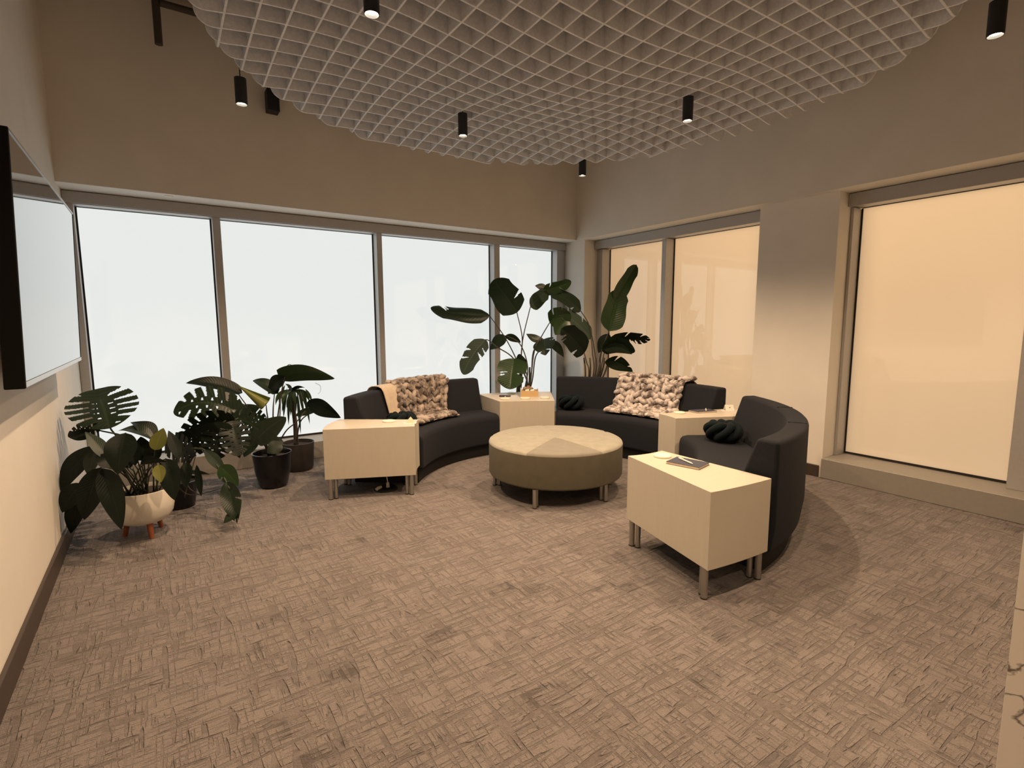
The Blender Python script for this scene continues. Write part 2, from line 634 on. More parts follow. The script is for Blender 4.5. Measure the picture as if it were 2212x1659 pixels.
# right wall: bulkhead, corner column and pier
mb = MB().box(XB, OUT_X, Y0, YB, ZS, ZC)
wr = struct(mb.build('wall_right', M['wall'], None, (XB, 2, 3)))
boxobj('column', (5.17, OUT_X, 5.70, OUT_Y, 0, ZS), M['wall'], wr)
PIER = (2.325, 3.081)
boxobj('pier', (5.2, OUT_X, PIER[0], PIER[1], 0, ZS), M['wall'], wr)
# far outside of the right wall beyond the camera
boxobj('end_pier', (5.2, OUT_X, Y0, -1.6, 0, ZS), M['wall'], wr)

struct(boxobj('baseboard_left', (XL, XL + 0.02, Y0, 5.86, 0, 0.125), M['base'], bevel=0.006))
bb = struct(boxobj('baseboard_right', (5.183, 5.2, PIER[0] + 0.02, PIER[1], 0, 0.115), M['base'], bevel=0.006))

# sill kerbs under the windows
struct(boxobj('trim_1', (XL, 5.17, YK, YG + 0.12, 0, ZK), M['sill'], bevel=0.006))
struct(boxobj('trim_2', (XK, XG + 0.12, PIER[1], 5.70, 0, ZK), M['sill'], bevel=0.006))
struct(boxobj('trim_3', (XK - 0.005, XG + 0.12, -1.6, PIER[0], 0, ZK), M['sill'], bevel=0.006))


def sprinkler(x, y):
    return None


def window(name, axis, g, front, fascia, a0, a1, mulls, panes, zt, jamb, mat, zfas):
    """axis 'y': glass plane y=g, runs along x; axis 'x': glass plane x=g, runs along y"""
    root = bpy.data.objects.new(name, None)
    C.objects.link(root)
    root.location = ((a0 + a1) / 2, g, ZK) if axis == 'y' else (g, (a0 + a1) / 2, ZK)
    struct(root)

    def bx(nm, s0, s1, d0, d1, z0, z1, m, bev=0.0):
        b = (s0, s1, d0, d1, z0, z1) if axis == 'y' else (d0, d1, s0, s1, z0, z1)
        return boxobj(nm, b, m, root, bev)
    e = 0.0005
    # frosted panes with a black gasket round each
    for (p0, p1) in panes:
        bx('pane', p0, p1, g, g + 0.012, ZK + 0.022, zt, mat)
        w = 0.014
        gk = MB()
        for q in ((p0 - w, p0, ZK + 0.004, zt), (p1, p1 + w, ZK + 0.004, zt), (p0, p1, ZK + 0.004, ZK + 0.022), (p0, p1, zt, zt + 0.006)):
            b = (q[0], q[1], g - 0.006, g + 0.014, q[2], q[3])
            if axis == 'x':
                b = (b[2], b[3], b[0], b[1], b[4], b[5])
            gk.box(*b)
        gk.build('gasket', M['gasket'], root, root.location)
    for (m0, m1) in mulls:
        bx('mullion', m0, m1, front, g + 0.02, ZK, zfas, M['frame'], 0.003)
    for (m0, m1) in jamb:
        bx('jamb', m0, m1, front, g + 0.02, ZK, zfas, M['frame'], 0.003)
    # shade fascia hanging from the soffit, and the frame head behind it
    bx('fascia', a0, a1, fascia, fascia + 0.02, zfas, ZS - 0.006, M['fascia'], 0.003)
    bx('frame_head', a0, a1, fascia + 0.02, g + 0.02, zt + 0.006, ZS - 0.004, M['frame'])
    return root


# window 1: back wall, four panes
g = 0.014
w1 = window('window_1', 'y', YG, 6.13, 6.10, XL + 0.002, 5.165,
            [(0.529 + g, 0.611), (2.229 + g, 2.309), (3.888 + g, 3.992)],
            [(-0.52, 0.529), (0.611 + g, 2.229), (2.309 + g, 3.888), (3.992 + g, 5.0)],
            ZT, [(XL + 0.002, -0.52 - g), (5.0 + g, 5.165)], M['pane_day'], 2.562)
# window 2: right wall between column and pier
w2 = window('window_2', 'x', XG, 5.42, 5.36, PIER[1] + 0.002, 5.695,
            [(4.435 + g, 4.515)],
            [(4.515 + g, 5.58), (PIER[1] + 0.03, 4.435)],
            ZT, [(5.58 + g, 5.695), (PIER[1] + 0.002, PIER[1] + 0.016)], M['pane_warm'], 2.545)
# window 3: right wall this side of the pier
w3 = window('window_3', 'x', XG, 5.42, 5.36, -1.598, PIER[0] - 0.002,
            [(0.955, 1.013 + 0.05)],
            [(1.063 + g, 2.283), (-1.5, 0.955 - g)],
            ZT, [(2.283 + g, PIER[0] - 0.002), (-1.598, -1.5 - g)], M['pane_warm'], 2.545)
# concealed sprinkler covers in the soffits
for (x, y, nm) in ((0.185, 5.89, 'fourth from the corner'), (2.227, 5.905, 'above the middle mullion'), (4.253, 5.925, 'nearest the corner')):
    o = MB().lathe([(0.0, ZS - 0.006), (0.036, ZS - 0.006), (0.040, ZS)], x, y, 24).build('soffit_cover', M['wall'], wb, (x, y, ZS))
o = MB().lathe([(0.0, ZS - 0.006), (0.036, ZS - 0.006), (0.040, ZS)], 5.217, 4.567, 24).build('soffit_cover', M['wall'], wr, (5.217, 4.567, ZS))

# ------------------------------------------------------------------ ceiling cloud
CX, CY, CR, CZ, PITCHF = 2.244, 2.662, 2.10, 3.10, 0.1533


def cloud_z(x, y):
    r = math.hypot(x - CX, y - CY)
    return CZ + 0.052 - 0.10 * (0.5 + 0.5 * math.cos(PI * min(r, 1.35) / 1.35)) - 0.068 * max(0.0, (r - 1.35) / 0.72) ** 2


cloud = thing('ceiling_cloud', 'round grey felt egg-crate baffle cloud hanging under the ceiling', 'ceiling baffle', (CX, CY, 3.45))
GX0, GY0 = 2.249, 2.64     # one grid line each way
FT = 0.011


def fin(axis, c):
    d = c - (CX if axis == 'x' else CY)
    if abs(d) > CR - 0.12:
        return
    half = math.sqrt(CR * CR - d * d)
    q0 = CY if axis == 'x' else CX
    n = max(6, int(half * 2 / 0.06))
    low, top = [], []
    rr = 0.10
    ztop = 3.37
    for i in range(n + 1):
        # denser near the ends for the rounded corner
        t = -math.cos(PI * i / n)
        s = t * half
        e = half - abs(s)
        x, y = (c, q0 + s) if axis == 'x' else (q0 + s, c)
        z = cloud_z(x, y)
        if e < rr:
            z += rr * (1 - math.sqrt(max(0, 1 - (1 - e / rr) ** 2)))
        low.append((s, z))
    vs = []
    for side in (-1, 1):
        for s, z in low:
            vs.append((c + side * FT / 2, q0 + s, z) if axis == 'x' else (q0 + s, c + side * FT / 2, z))
        for s, z in low:
            vs.append((c + side * FT / 2, q0 + s, ztop) if axis == 'x' else (q0 + s, c + side * FT / 2, ztop))
    m = n + 1
    fs = []
    for i in range(n):
        fs.append((i, i + 1, m + i + 1, m + i))
        fs.append((2 * m + i, 3 * m + i, 3 * m + i + 1, 2 * m + i + 1))
        fs.append((i, 2 * m + i, 2 * m + i + 1, i + 1))
        fs.append((m + i, m + i + 1, 3 * m + i + 1, 3 * m + i))
    fs.append((0, m, 3 * m, 2 * m))
    fs.append((n, 2 * m + n, 3 * m + n, m + n))
    MB().add(vs, fs).build('fin', M['felt'], cloud, (c, q0, 3.2) if axis == 'x' else (q0, c, 3.2))


for k in range(-15, 16):
    fin('x', GX0 + k * PITCHF)
    fin('y', GY0 + k * PITCHF)
for (x, y) in ((CX - 1.0, CY - 1.0), (CX + 1.0, CY - 1.0), (CX - 1.0, CY + 1.0), (CX + 1.0, CY + 1.0)):
    MB().tube([(x, y, 3.36), (x, y, ZC)], 0.002, 6).build('hanger_wire', M['pipe'], cloud, (x, y, 3.36))


# ------------------------------------------------------------------ pendant lamps
def pendant(x, y, z, label, dim=1.0):
    t = thing('pendant_light', label, 'pendant lamp', (x, y, z), 'black cylinder spotlights on cables')
    r, h = 0.0376, 0.168
    MB().lathe([(r - 0.004, z), (r, z), (r, z + h), (0.008, z + h + 0.004), (0.0, z + h + 0.004)], x, y, 28, cap=False).build(
        'housing', M['black_metal'], t, (x, y, z), smooth=40)
    MB().lathe([(r - 0.004, z), (r - 0.004, z + 0.05)], x, y, 28, cap=False).build('inner_sleeve', M['black_metal'], t, (x, y, z), smooth=40)
    MB().lathe([(0.0, z + 0.016), (r - 0.005, z + 0.016), (r - 0.005, z + 0.022), (0.0, z + 0.022)], x, y, 28, cap=False).build(
        'lens', M['lens'], t, (x, y, z + 0.016), smooth=40)
    MB().tube([(x, y, z + h), (x, y, ZC)], 0.0035, 6).build('cable', M['black_metal'], t, (x, y, z + h))
    ld = bpy.data.lights.new('spot_beam', 'SPOT')
    ld.energy = LAMP_POWER * dim
    ld.color = LAMP_COLOR
    ld.spot_size = R(128)
    ld.spot_blend = 0.7
    ld.shadow_soft_size = 0.025
    lo = bpy.data.objects.new('spot_beam', ld)
    C.objects.link(lo)
    lo.parent = t
    lo.location = (0, 0, 0.002)
    return t


ZP = 2.975
pendant(0.966, 2.603, ZP, 'lit black cylinder pendant cut by the top edge of the photo, under the cloud')
pendant(0.588, 4.110, ZP, 'lit black cylinder pendant at the left, hanging beside the rim of the cloud')
pendant(2.131, 3.800, ZP, 'lit black cylinder pendant under the cloud, left of the room corner')
pendant(3.365, 2.602, ZP, 'lit black cylinder pendant under the right half of the cloud')
pendant(3.695, 4.122, ZP, 'small black cylinder pendant below the far rim, by the room corner')
pendant(3.728, 0.966, ZP, 'large lit black cylinder pendant in the upper right corner of the photo')
pendant(0.547, -0.819, ZP, 'added black cylinder pendant out of frame behind the camera, lighting the marble')  # unseen pendant, added to light the face of the marble counter
pendant(2.131, 1.138, ZP, 'lit black cylinder pendant out of frame above the front of the room', 0.75)

# suspended pipe and black box behind the cloud
t = thing('hanging_pipe', 'dark pipe with a vertical drop hanging in the upper left', 'pipe', (0.19, 5.6, 3.86))
MB().tube([(0.19, 5.6, 3.86), (0.19, 5.6, ZC)], 0.030, 12).build('drop_pipe', M['pipe'], t, (0.19, 5.6, 3.86), smooth=40)
MB().tube([(0.22, 5.6, 4.20), (2.2, 5.6, 4.20)], 0.028, 12).build('branch_pipe', M['pipe'], t, (0.22, 5.6, 4.2), smooth=40)
t = thing('wall_speaker', 'small black box speaker on the bulkhead, half behind the cloud rim', 'speaker', (1.09, 5.73, 3.54))
boxobj('enclosure', (1.035, 1.145, 5.66, 5.785, 3.54, 3.74), M['black_metal'], t, 0.006)
boxobj('bracket', (1.065, 1.115, 5.785, 5.80, 3.60, 3.68), M['black_metal'], t)


# ------------------------------------------------------------------ curved sofas
def sofa(c, a0, a1, label, group='charcoal curved sofas round the ottoman'):
    am = R((a0 + a1) / 2)
    base = (c[0] + 1.62 * math.cos(am), c[1] + 1.62 * math.sin(am), 0)
    t = thing('curved_sofa', label, 'sofa', base, group)
    e = 0.9
    seat = [(1.254, 0.135), (1.254, 0.40), (1.262, 0.435), (1.285, 0.458), (1.33, 0.466), (1.74, 0.452), (1.74, 0.135)]
    MB().sector(seat, c, a0, a1, 44).build('seat', M['charcoal'], t, base, bevel=0.022, seg=3)
    back = [(1.70, 0.135), (1.735, 0.44), (1.865, 0.815), (1.997, 0.815), (1.997, 0.30), (1.975, 0.135)]
    MB().sector(back, c, a0, a1, 44).build('backrest', M['charcoal'], t, base, bevel=0.026, seg=3)
    pl = [(1.31, 0.0), (1.31, 0.14), (1.92, 0.14), (1.92, 0.0)]
    MB().sector(pl, c, a0 + e, a1 - e, 44).build('plinth', M['plinth'], t, base)
    for aa in (a0 + 20.5, a0 + 41):
        a = R(aa)
        u = Vector((math.cos(a), math.sin(a), 0))
        cc = Vector((c[0], c[1], 0))
        pts = [cc + u * r + Vector((0, 0, z)) for r, z in ((1.872, 0.8145), (1.93, 0.8165), (1.985, 0.8145))]
        MB().tube(pts, 0.003, 6).build('seam', M['charcoal'], t, base)
    return t


S1 = ((2.965, 3.58), 82.4, 142.8)
S2 = ((2.901, 3.558), -12.2, 50.4)
S3 = ((2.756, 3.517), -86.4, -25.2)
sofa(*S1, 'charcoal curved sofa in front of the white windows, braided fur throw on it')
sofa(*S2, 'charcoal curved sofa in the room corner under the tall plant, knit throw on it')
sofa(*S3, 'charcoal curved sofa at the right, seen from its outer back, no throw')


# ------------------------------------------------------------------ wedge end tables
TH = 0.612


def wedge_table(pts_in, pts_out, label, legs=True, bulge_in=0.0, bulge_out=0.0):
    """pts_in: the two inner corners, pts_out: the two outer corners (same order)"""
    i0, i1 = [Vector((*p, 0)) for p in pts_in]
    o0, o1 = [Vector((*p, 0)) for p in pts_out]
    cen = (i0 + i1 + o0 + o1) / 4
    outd = ((o0 + o1) - (i0 + i1)).normalized()
    n = 10

    def arc(p, q, b):
        return [p.lerp(q, k / n) + outd * (b * 4 * (k / n) * (1 - k / n)) for k in range(n + 1)]
    loop = arc(i0, i1, bulge_in) + arc(o1, o0, bulge_out)
    t = thing('wedge_table', label, 'side table', (cen.x, cen.y, 0), 'maple wedge tables between the sofas')
    m = len(loop)
    zb = 0.178
    vs = [(p.x, p.y, zb) for p in loop] + [(p.x, p.y, TH) for p in loop]
    fs = [tuple(range(m))[::-1], tuple(range(m, 2 * m))] + [(k, (k + 1) % m, m + (k + 1) % m, m + k) for k in range(m)]
    MB().add(vs, fs).build('cabinet_box', M['maple'], t, (cen.x, cen.y, zb), bevel=0.0025, seg=2, bang=50)
    ins = [p + (cen - p).normalized() * 0.012 for p in loop]
    vs = [(p.x, p.y, zb - 0.003) for p in ins] + [(p.x, p.y, zb) for p in ins]
    MB().add(vs, fs).build('shade_panel', M['plinth'], t, (cen.x, cen.y, zb))  # black sheet added below the maple box to deepen the shade there
    if legs:
        for p in (i0, i1, o0, o1):
            d = (cen - p).normalized()
            a = p + d * 0.045
            b = p + d * 0.090
            lg = MB()
            for q, rr in ((a, 0.0185), (b, 0.0165)):
                lg.lathe([(rr, 0.006), (rr, zb)], q.x, q.y, 16)
            lo = lg.build('leg', M['steel'], t, (a.x, a.y, 0), smooth=40)
            ft = MB()
            for q, rr in ((a, 0.020), (b, 0.018)):
                ft.lathe([(rr, 0.0), (rr, 0.007)], q.x, q.y, 16)
            ft.build('foot', M['foot'], lo, (a.x, a.y, 0))
    return t


TL = wedge_table([(1.780, 4.09), (1.936, 4.355)], [(1.088, 4.398), (1.345, 4.79)],
                 'maple wedge table nearest the potted plants at the left', True, 0.012, 0.03)
TF = wedge_table([(2.537, 2.345), (2.834, 2.31)], [(2.335, 1.575), (2.828, 1.525)],
                 'maple wedge table in the right foreground with coaster and notebook', True, 0.02, 0.009)
TR = wedge_table([(3.90, 3.03), (3.972, 3.285)], [(4.66, 2.675), (4.80, 3.06)],
                 'maple wedge table behind the right sofa, partly hidden by its backrest', True, 0.012, 0.03)
TB = wedge_table([(3.68, 4.525), (3.135, 4.83)], [(4.12, 5.15), (3.25, 5.50)],
                 'wide maple wedge table in the room corner holding the wooden box', True, 0.012, 0.05)

# ------------------------------------------------------------------ ottoman
OC, OR_ = (2.905, 3.562), 0.598
t = thing('round_ottoman', 'round taupe velvet ottoman with a five-part seamed top on steel legs', 'ottoman', (*OC, 0))
zb, zt = 0.158, 0.458
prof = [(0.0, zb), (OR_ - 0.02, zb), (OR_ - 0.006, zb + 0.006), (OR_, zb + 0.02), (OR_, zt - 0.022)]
MB().lathe(prof, *OC, 72, cap=False).build('side_band', M['velvet_side_shaded'], t, (*OC, zb), smooth=50)
MB().lathe([(0.0, zb - 0.004), (OR_ - 0.03, zb - 0.004), (OR_ - 0.03, zb), (0.0, zb)], *OC, 48, cap=False).build('shade_disc', M['plinth'], t, (*OC, zb))  # black disc added to deepen the shade under the ottoman
# seam directions measured in the room
seams = [-152, -89, -5, 62, 131]
for k in range(5):
    a0, a1 = seams[k], seams[(k + 1) % 5]
    if a1 < a0:
        a1 += 360
    n, m = 22, 12
    vs, fs = [], []
    for i in range(n + 1):
        a = R(a0 + (a1 - a0) * i / n)
        edge = min(i, n - i) / n * R(a1 - a0)
        for q in range(m + 1):
            r = OR_ * (q / m) if q < m else OR_
            rr = OR_ * math.sin(0.5 * PI * q / m) if q else 0.0
            z = zt - 0.022 * (1 - math.sqrt(max(0.0, 1 - max(0, (rr - (OR_ - 0.022)) / 0.022) ** 2))) + 0.012 * (1 - (rr / OR_) ** 2)
            dist = rr * edge
            z -= 0.006 * math.exp(-(dist / 0.008) ** 2)
            vs.append((OC[0] + rr * math.cos(a), OC[1] + rr * math.sin(a), z))
    for i in range(n):
        for q in range(m):
            fs.append((i * (m + 1) + q, (i + 1) * (m + 1) + q, (i + 1) * (m + 1) + q + 1, i * (m + 1) + q + 1))
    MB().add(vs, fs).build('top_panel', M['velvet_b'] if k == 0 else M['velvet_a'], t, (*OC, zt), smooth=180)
for lx, ly in ((2.43, 3.235), (3.02, 3.03), (2.49, 3.93), (3.37, 3.33), (3.33, 3.90), (2.90, 4.10)):
    d = (Vector((OC[0], OC[1], 0)) - Vector((lx, ly, 0))).normalized()
    a = Vector((lx, ly, 0))
    b = a + d * 0.045
    lg = MB()
    for q, rr in ((a, 0.0175), (b, 0.016)):
        lg.lathe([(rr, 0.006), (rr, zb)], q.x, q.y, 16)
    lo = lg.build('leg', M['steel'], t, (a.x, a.y, 0), smooth=40)
    ft = MB()
    for q, rr in ((a, 0.019), (b, 0.0175)):
        ft.lathe([(rr, 0.0), (rr, 0.007)], q.x, q.y, 16)
    ft.build('foot', M['foot'], lo, (a.x, a.y, 0))


# ------------------------------------------------------------------ knot cushions
def knot_cushion(c, size, label, rz=0.0, tilt=0.0):
    pts = []
    n = 210
    Rm, rm = size * 0.30, size * 0.185
    mt = Matrix.Rotation(rz, 3, 'Z') @ Matrix.Rotation(tilt, 3, 'X')
    for i in range(n):
        a = 2 * PI * i / n
        p, q = 3, 7
        rr = Rm + rm * math.cos(q * a)
        v = Vector((rr * math.cos(p * a), rr * math.sin(p * a), rm * 1.05 * math.sin(q * a)))
        pts.append(mt @ v)
    tr = size * 0.108
    zmin = min(v.z for v in pts) - tr
    c = Vector(c)
    pts = [v + c - Vector((0, 0, zmin)) for v in pts]
    o = MB().tube(pts, tr, 10, closed=True).build('knot_cushion', M['teal'], None, c, smooth=180)
    return tag(o, label, 'cushion', 'dark teal knotted cushions on the sofas')


def ring(S, r, a, z):
    return Vector((S[0][0] + r * math.cos(R(a)), S[0][1] + r * math.sin(R(a)), z))


knot_cushion(ring(S1, 1.56, 132.0, 0.466), 0.265, 'dark teal knotted cushion on the left sofa, beside the fur throw', 0.4)
knot_cushion(ring(S2, 1.56, 43.8, 0.466), 0.275, 'dark teal knotted cushion at the left end of the corner sofa', 1.2)
knot_cushion(ring(S3, 1.555, -35.0, 0.466), 0.285, 'dark teal knotted cushion on the right sofa, against its backrest', 2.0)


# ------------------------------------------------------------------ throws
def drape_path(S):
    """(r, z) path: behind the backrest, over the top, down its front, out over the seat"""
    return [(2.035, 0.66), (2.03, 0.80), (1.995, 0.842), (1.93, 0.848), (1.862, 0.842), (1.825, 0.79), (1.785, 0.66), (1.752, 0.55), (1.72, 0.495), (1.64, 0.482), (1.52, 0.484), (1.38, 0.487), (1.30, 0.485)]


def path_at(path, s):
    d = [0.0]
    for (a, b) in zip(path, path[1:]):
        d.append(d[-1] + math.hypot(b[0] - a[0], b[1] - a[1]))
    s = min(max(s, 0.0), 1.0) * d[-1]
    for i in range(len(path) - 1):
        if s <= d[i + 1] + 1e-9:
            f = (s - d[i]) / max(1e-9, d[i + 1] - d[i])
            return (path[i][0] + (path[i + 1][0] - path[i][0]) * f, path[i][1] + (path[i + 1][1] - path[i][1]) * f)
    return path[-1]


def throw(S, ang_of, s_range, mat, label, rows, cols, lump, seed, tilt=0.6, lining=None, thick=1.0):
    """ang_of(s, t): angle in degrees across the throw; lumps laid in braided columns"""
    rnd = random.Random(seed)
    path = drape_path(S)
    mb = MB()
    # backing cloth
    ns, nt_ = 30, 18
    vs, fs = [], []
    for i in range(ns + 1):
        s = s_range[0] + (s_range[1] - s_range[0]) * i / ns
        for j in range(nt_ + 1):
            r, z = path_at(path, s)
            p = ring(S, r - 0.004, ang_of(s, j / nt_), z + 0.002)
            vs.append(p)
    for i in range(ns):
        for j in range(nt_):
            k = i * (nt_ + 1) + j
            fs.append((k, k + 1, k + nt_ + 2, k + nt_ + 1))
    mb.add(vs, fs)
    for i in range(rows):
        for j in range(cols):
            s = s_range[0] + (s_range[1] - s_range[0]) * (i + 0.5 + rnd.uniform(-0.18, 0.18)) / rows
            tt = (j + 0.5 + rnd.uniform(-0.12, 0.12)) / cols
            if s > s_range[1]:
                continue
            r, z = path_at(path, s)
            r2, z2 = path_at(path, min(1, s + 0.02))
            p = ring(S, r, ang_of(s, tt), z)
            p2 = ring(S, r2, ang_of(min(1, s + 0.02), tt), z2)
            pt = ring(S, r, ang_of(s, tt + 0.02), z)
            ds = (p2 - p)
            if ds.length < 1e-6:
                ds = Vector((0, 0, -1))
            ds.normalize()
            dt = (pt - p).normalized()
            nn = ds.cross(dt).normalized()
            outw = (Vector((S[0][0], S[0][1], 1.4)) - p)
            if nn.dot(outw) < 0:
                nn = -nn
            sg = 1 if j % 2 == 0 else -1
            an = sg * tilt + rnd.uniform(-0.6, 0.6)
            d1 = (ds * math.cos(an) + dt * math.sin(an)).normalized()
            d2 = nn.cross(d1).normalized()
            k = rnd.uniform(0.85, 1.25)
            lift = lump[2] * rnd.uniform(0.35, 0.9)
            mb.blob(p + nn * lift, d2 * lump[1] * rnd.uniform(0.85, 1.15), nn * lump[2] * thick * rnd.uniform(0.8, 1.2),
                    d1 * lump[0] * k, 8, 6)
    p0 = ring(S, 1.75, ang_of(0.5, 0.5), 0.6)
    o = mb.build('throw_blanket', mat, None, p0, smooth=180)
    tx = bpy.data.textures.new('fur_lumps', 'CLOUDS')
    tx.noise_scale = 0.03
    dm = o.modifiers.new('lumps', 'DISPLACE')
    dm.texture = tx
    dm.strength = 0.016
    dm.mid_level = 0.5
    tag(o, label, 'blanket')
    if lining:
        a_0, a_1, s0, s1 = lining
        vs, fs = [], []
        n1, n2 = 14, 6
        for i in range(n1 + 1):
            s = s0 + (s1 - s0) * i / n1
            r, z = path_at(path, s)
            for j in range(n2 + 1):
                w = 0.006 * math.sin(j * 2.2 + s * 3)
                vs.append(ring(S, r - 0.012 + w, a_0 + (a_1 - a_0) * j / n2 + 1.2 * s, z + 0.008))
        for i in range(n1):
            for j in range(n2):
                k = i * (n2 + 1) + j
                fs.append((k, k + 1, k + n2 + 2, k + n2 + 1))
        lo = MB().add(vs, fs).build('lining', M['throw_lining'], o, p0, smooth=180)
        sd = lo.modifiers.new('thick', 'SOLIDIFY')
        sd.thickness = 0.006
    return o


throw(S1, lambda s, t_: 95.0 + 8.5 * max(0, s - 0.2) + t_ * (24.0 + 1.0 * s), (0.0, 0.90), M['throw_fur'],
      'brown and cream braided fur throw draped over the left sofa', 12, 13, (0.062, 0.030, 0.026), 3, 0.6,
      lining=(119.0, 127.0, 0.12, 0.64))
throw(S2, lambda s, t_: (-1.0 - 1.0 * s + 2.5 * math.sin(PI * s)) + t_ * (26.0 + 3.0 * s - 1.5 * math.sin(PI * s)), (0.0, 0.93), M['throw_knit'],
      'pale chunky knit fur throw draped over the corner sofa', 13, 13, (0.060, 0.032, 0.030), 11, 0.75)


# ------------------------------------------------------------------ plants
def bez(p0, p1, p2, n):
    return [(p0 * (1 - t) ** 2 + p1 * (2 * t * (1 - t)) + p2 * t * t) for t in [i / n for i in range(n + 1)]]


def wprof(kind, u):
    if kind == 'paddle':
        return min(1.0, (u / 0.14) ** 0.55 if u > 0 else 0.0) * min(1.0, ((1 - u) / 0.22) ** 0.6 if u < 1 else 0.0) * (1 - 0.08 * math.cos(9 * u))
    if kind == 'heart':
        return 1.62 * (u ** 0.33) * ((1 - u) ** 0.72) if 0 < u < 1 else 0.0
    if kind == 'lance':
        return math.sin(PI * u ** 0.9) ** 0.9
    if kind == 'ovate':
        return 1.0 * math.sin(PI * u ** 0.75) ** 0.8
    if kind == 'monstera':
        return min(1.0, 1.80 * (u ** 0.42) * ((1 - u) ** 0.60)) if 0 < u < 1 else 0.0
    if kind == 'cone':
        return (1 - u) ** 1.0 + 0.02
    return 1.0


def leaf(parent, B, T, width, kind='ovate', mat='leaf', roll=0.0, sag=0.0, fold=0.25, splits=0, seed=0, wave=0.06, curl=0.0, label=None):
    rnd = random.Random(seed * 131 + int(B.x * 1000) + int(T.z * 777))
    ax = T - B
    Ln = ax.length
    a = ax.normalized()
    tc = (EYE - (B + T) / 2).normalized()
    n = tc - a * tc.dot(a)
    n = n.normalized() if n.length > 0.08 else (Vector((0, 0, 1)) - a * a.z).normalized()
    n = Matrix.Rotation(R(roll), 3, a) @ n
    side = a.cross(n).normalized()
    sagv = Vector((0, 0, 1)) - a * a.z
    nu, nv = (84, 26) if kind == 'monstera' else ((60, 20) if splits else (18, 8))
    if kind == 'cone':
        vs, uvs, fs = [], [], []
        for i in range(13):
            u = i / 12
            p = B + ax * u + sagv * (sag * Ln * 4 * u * (1 - u))
            for q in range(10):
                th = 2 * PI * q / 9.2
                rr = width / 2 * wprof('cone', u) * (0.75 + 0.06 * q)
                vs.append(p + (side * math.cos(th) + n * math.sin(th)) * rr + a * (0.05 * Ln * (q / 9) * (1 - u)))
                uvs.append((u, q / 9))
        for i in range(12):
            for q in range(9):
                k = i * 10 + q
                fs.append((k, k + 1, k + 11, k + 10))
        mb = MB().add(vs, fs)
        mb.uv = uvs
        o = mb.build('leaf', M[mat], parent, B, smooth=180)
        return o
    cuts = []
    if splits:
        for k in range(splits):
            cuts.append((rnd.uniform(0.2, 0.92), rnd.choice((-1, 1)), rnd.uniform(0.006, 0.022), rnd.uniform(0.1, 0.55)))
    slots = 6
    vs, uvs, keep = [], [], {}
    ph = rnd.uniform(0, 6)
    for i in range(nu + 1):
        u = i / nu
        p = B + ax * u + sagv * (sag * Ln * 4 * u * (1 - u))
        w = wprof(kind, u) * width / 2
        for j in range(nv + 1):
            v = -1 + 2 * j / nv
            off = side * (v * w)
            if kind in ('monstera', 'heart'):
                # lobes sweep back past the petiole
                off += a * (-0.26 * width * abs(v) ** 1.25 * (1 - u) ** 2)
            f = fold * abs(v) * w
            rip = wave * w * math.sin(7 * u + ph + v) * abs(v)
            cur = -curl * (v * v) * w
            vs.append(p + off + n * (f + rip + cur))
            uvs.append((u, 0.5 + v * 0.5))
    fs = []
    for i in range(nu):
        for j in range(nv):
            u = (i + 0.5) / nu
            v = -1 + 2 * (j + 0.5) / nv
            if kind == 'monstera':
                x = (u * slots - abs(v) * 0.55 + (0.5 if v > 0 else 0.0)) % 1.0
                if abs(v) > 0.36 and x < 0.10 + 0.22 * (abs(v) - 0.36) / 0.64 + 0.06 and 0.05 < u < 0.90:
                    continue
                if 0.14 < abs(v) < 0.28 and 0.42 < x < 0.60 and 0.15 < u < 0.7:
                    continue
            gone = False
            for (cu, cs, cw, cmin) in cuts:
                if (v > 0) == (cs > 0) and abs(v) > cmin and abs(u - cu - 0.12 * (abs(v) - cmin)) < cw * 2.2 * (abs(v) - cmin) / (1 - cmin) + 0.35 / nu:
                    gone = True
            if gone:
                continue
            k = i * (nv + 1) + j
            fs.append((k, k + 1, k + nv + 2, k + nv + 1))
    mb = MB().add(vs, fs)
    mb.uv = uvs
    o = mb.build('leaf', M[mat], parent, B, smooth=180)
    if label:
        o['label'] = label
    return o


def stem(parent, pts, r0, r1, mat='stem', n=14, name='stem'):
    pts = [Vector(p) for p in pts]
    # Catmull-Rom through the points
    out = []
    ext = [pts[0] * 2 - pts[1]] + pts + [pts[-1] * 2 - pts[-2]]
    for i in range(1, len(ext) - 2):
        p0, p1, p2, p3 = ext[i - 1:i + 3]
        for k in range(6):
            t = k / 6
            out.append(0.5 * ((2 * p1) + (p2 - p0) * t + (2 * p0 - 5 * p1 + 4 * p2 - p3) * t * t + (3 * p1 - p0 - 3 * p2 + p3) * t ** 3))
    out.append(pts[-1])
    m = len(out)
    rad = [r0 + (r1 - r0) * i / (m - 1) for i in range(m)]
    return MB().tube(out, rad, 7).build(name, M[mat], parent, out[0], smooth=180)


def pot(parent, x, y, prof, mat, soil_z, soil_r, name='pot'):
    o = MB().lathe(prof, x, y, 40, cap=False).build(name, M[mat], parent, (x, y, 0), smooth=40)
    sv = [(0.0, soil_z + 0.01), (soil_r * 0.5, soil_z + 0.006), (soil_r, soil_z)]
    MB().lathe(sv, x, y, 24, cap=False).build('soil', M['soil'], o, (x, y, soil_z), smooth=180)
    return o


def frame_fn(ox, oy, sc):
    return lambda x, y, d: at(ox + x / sc, oy + y / sc, d)


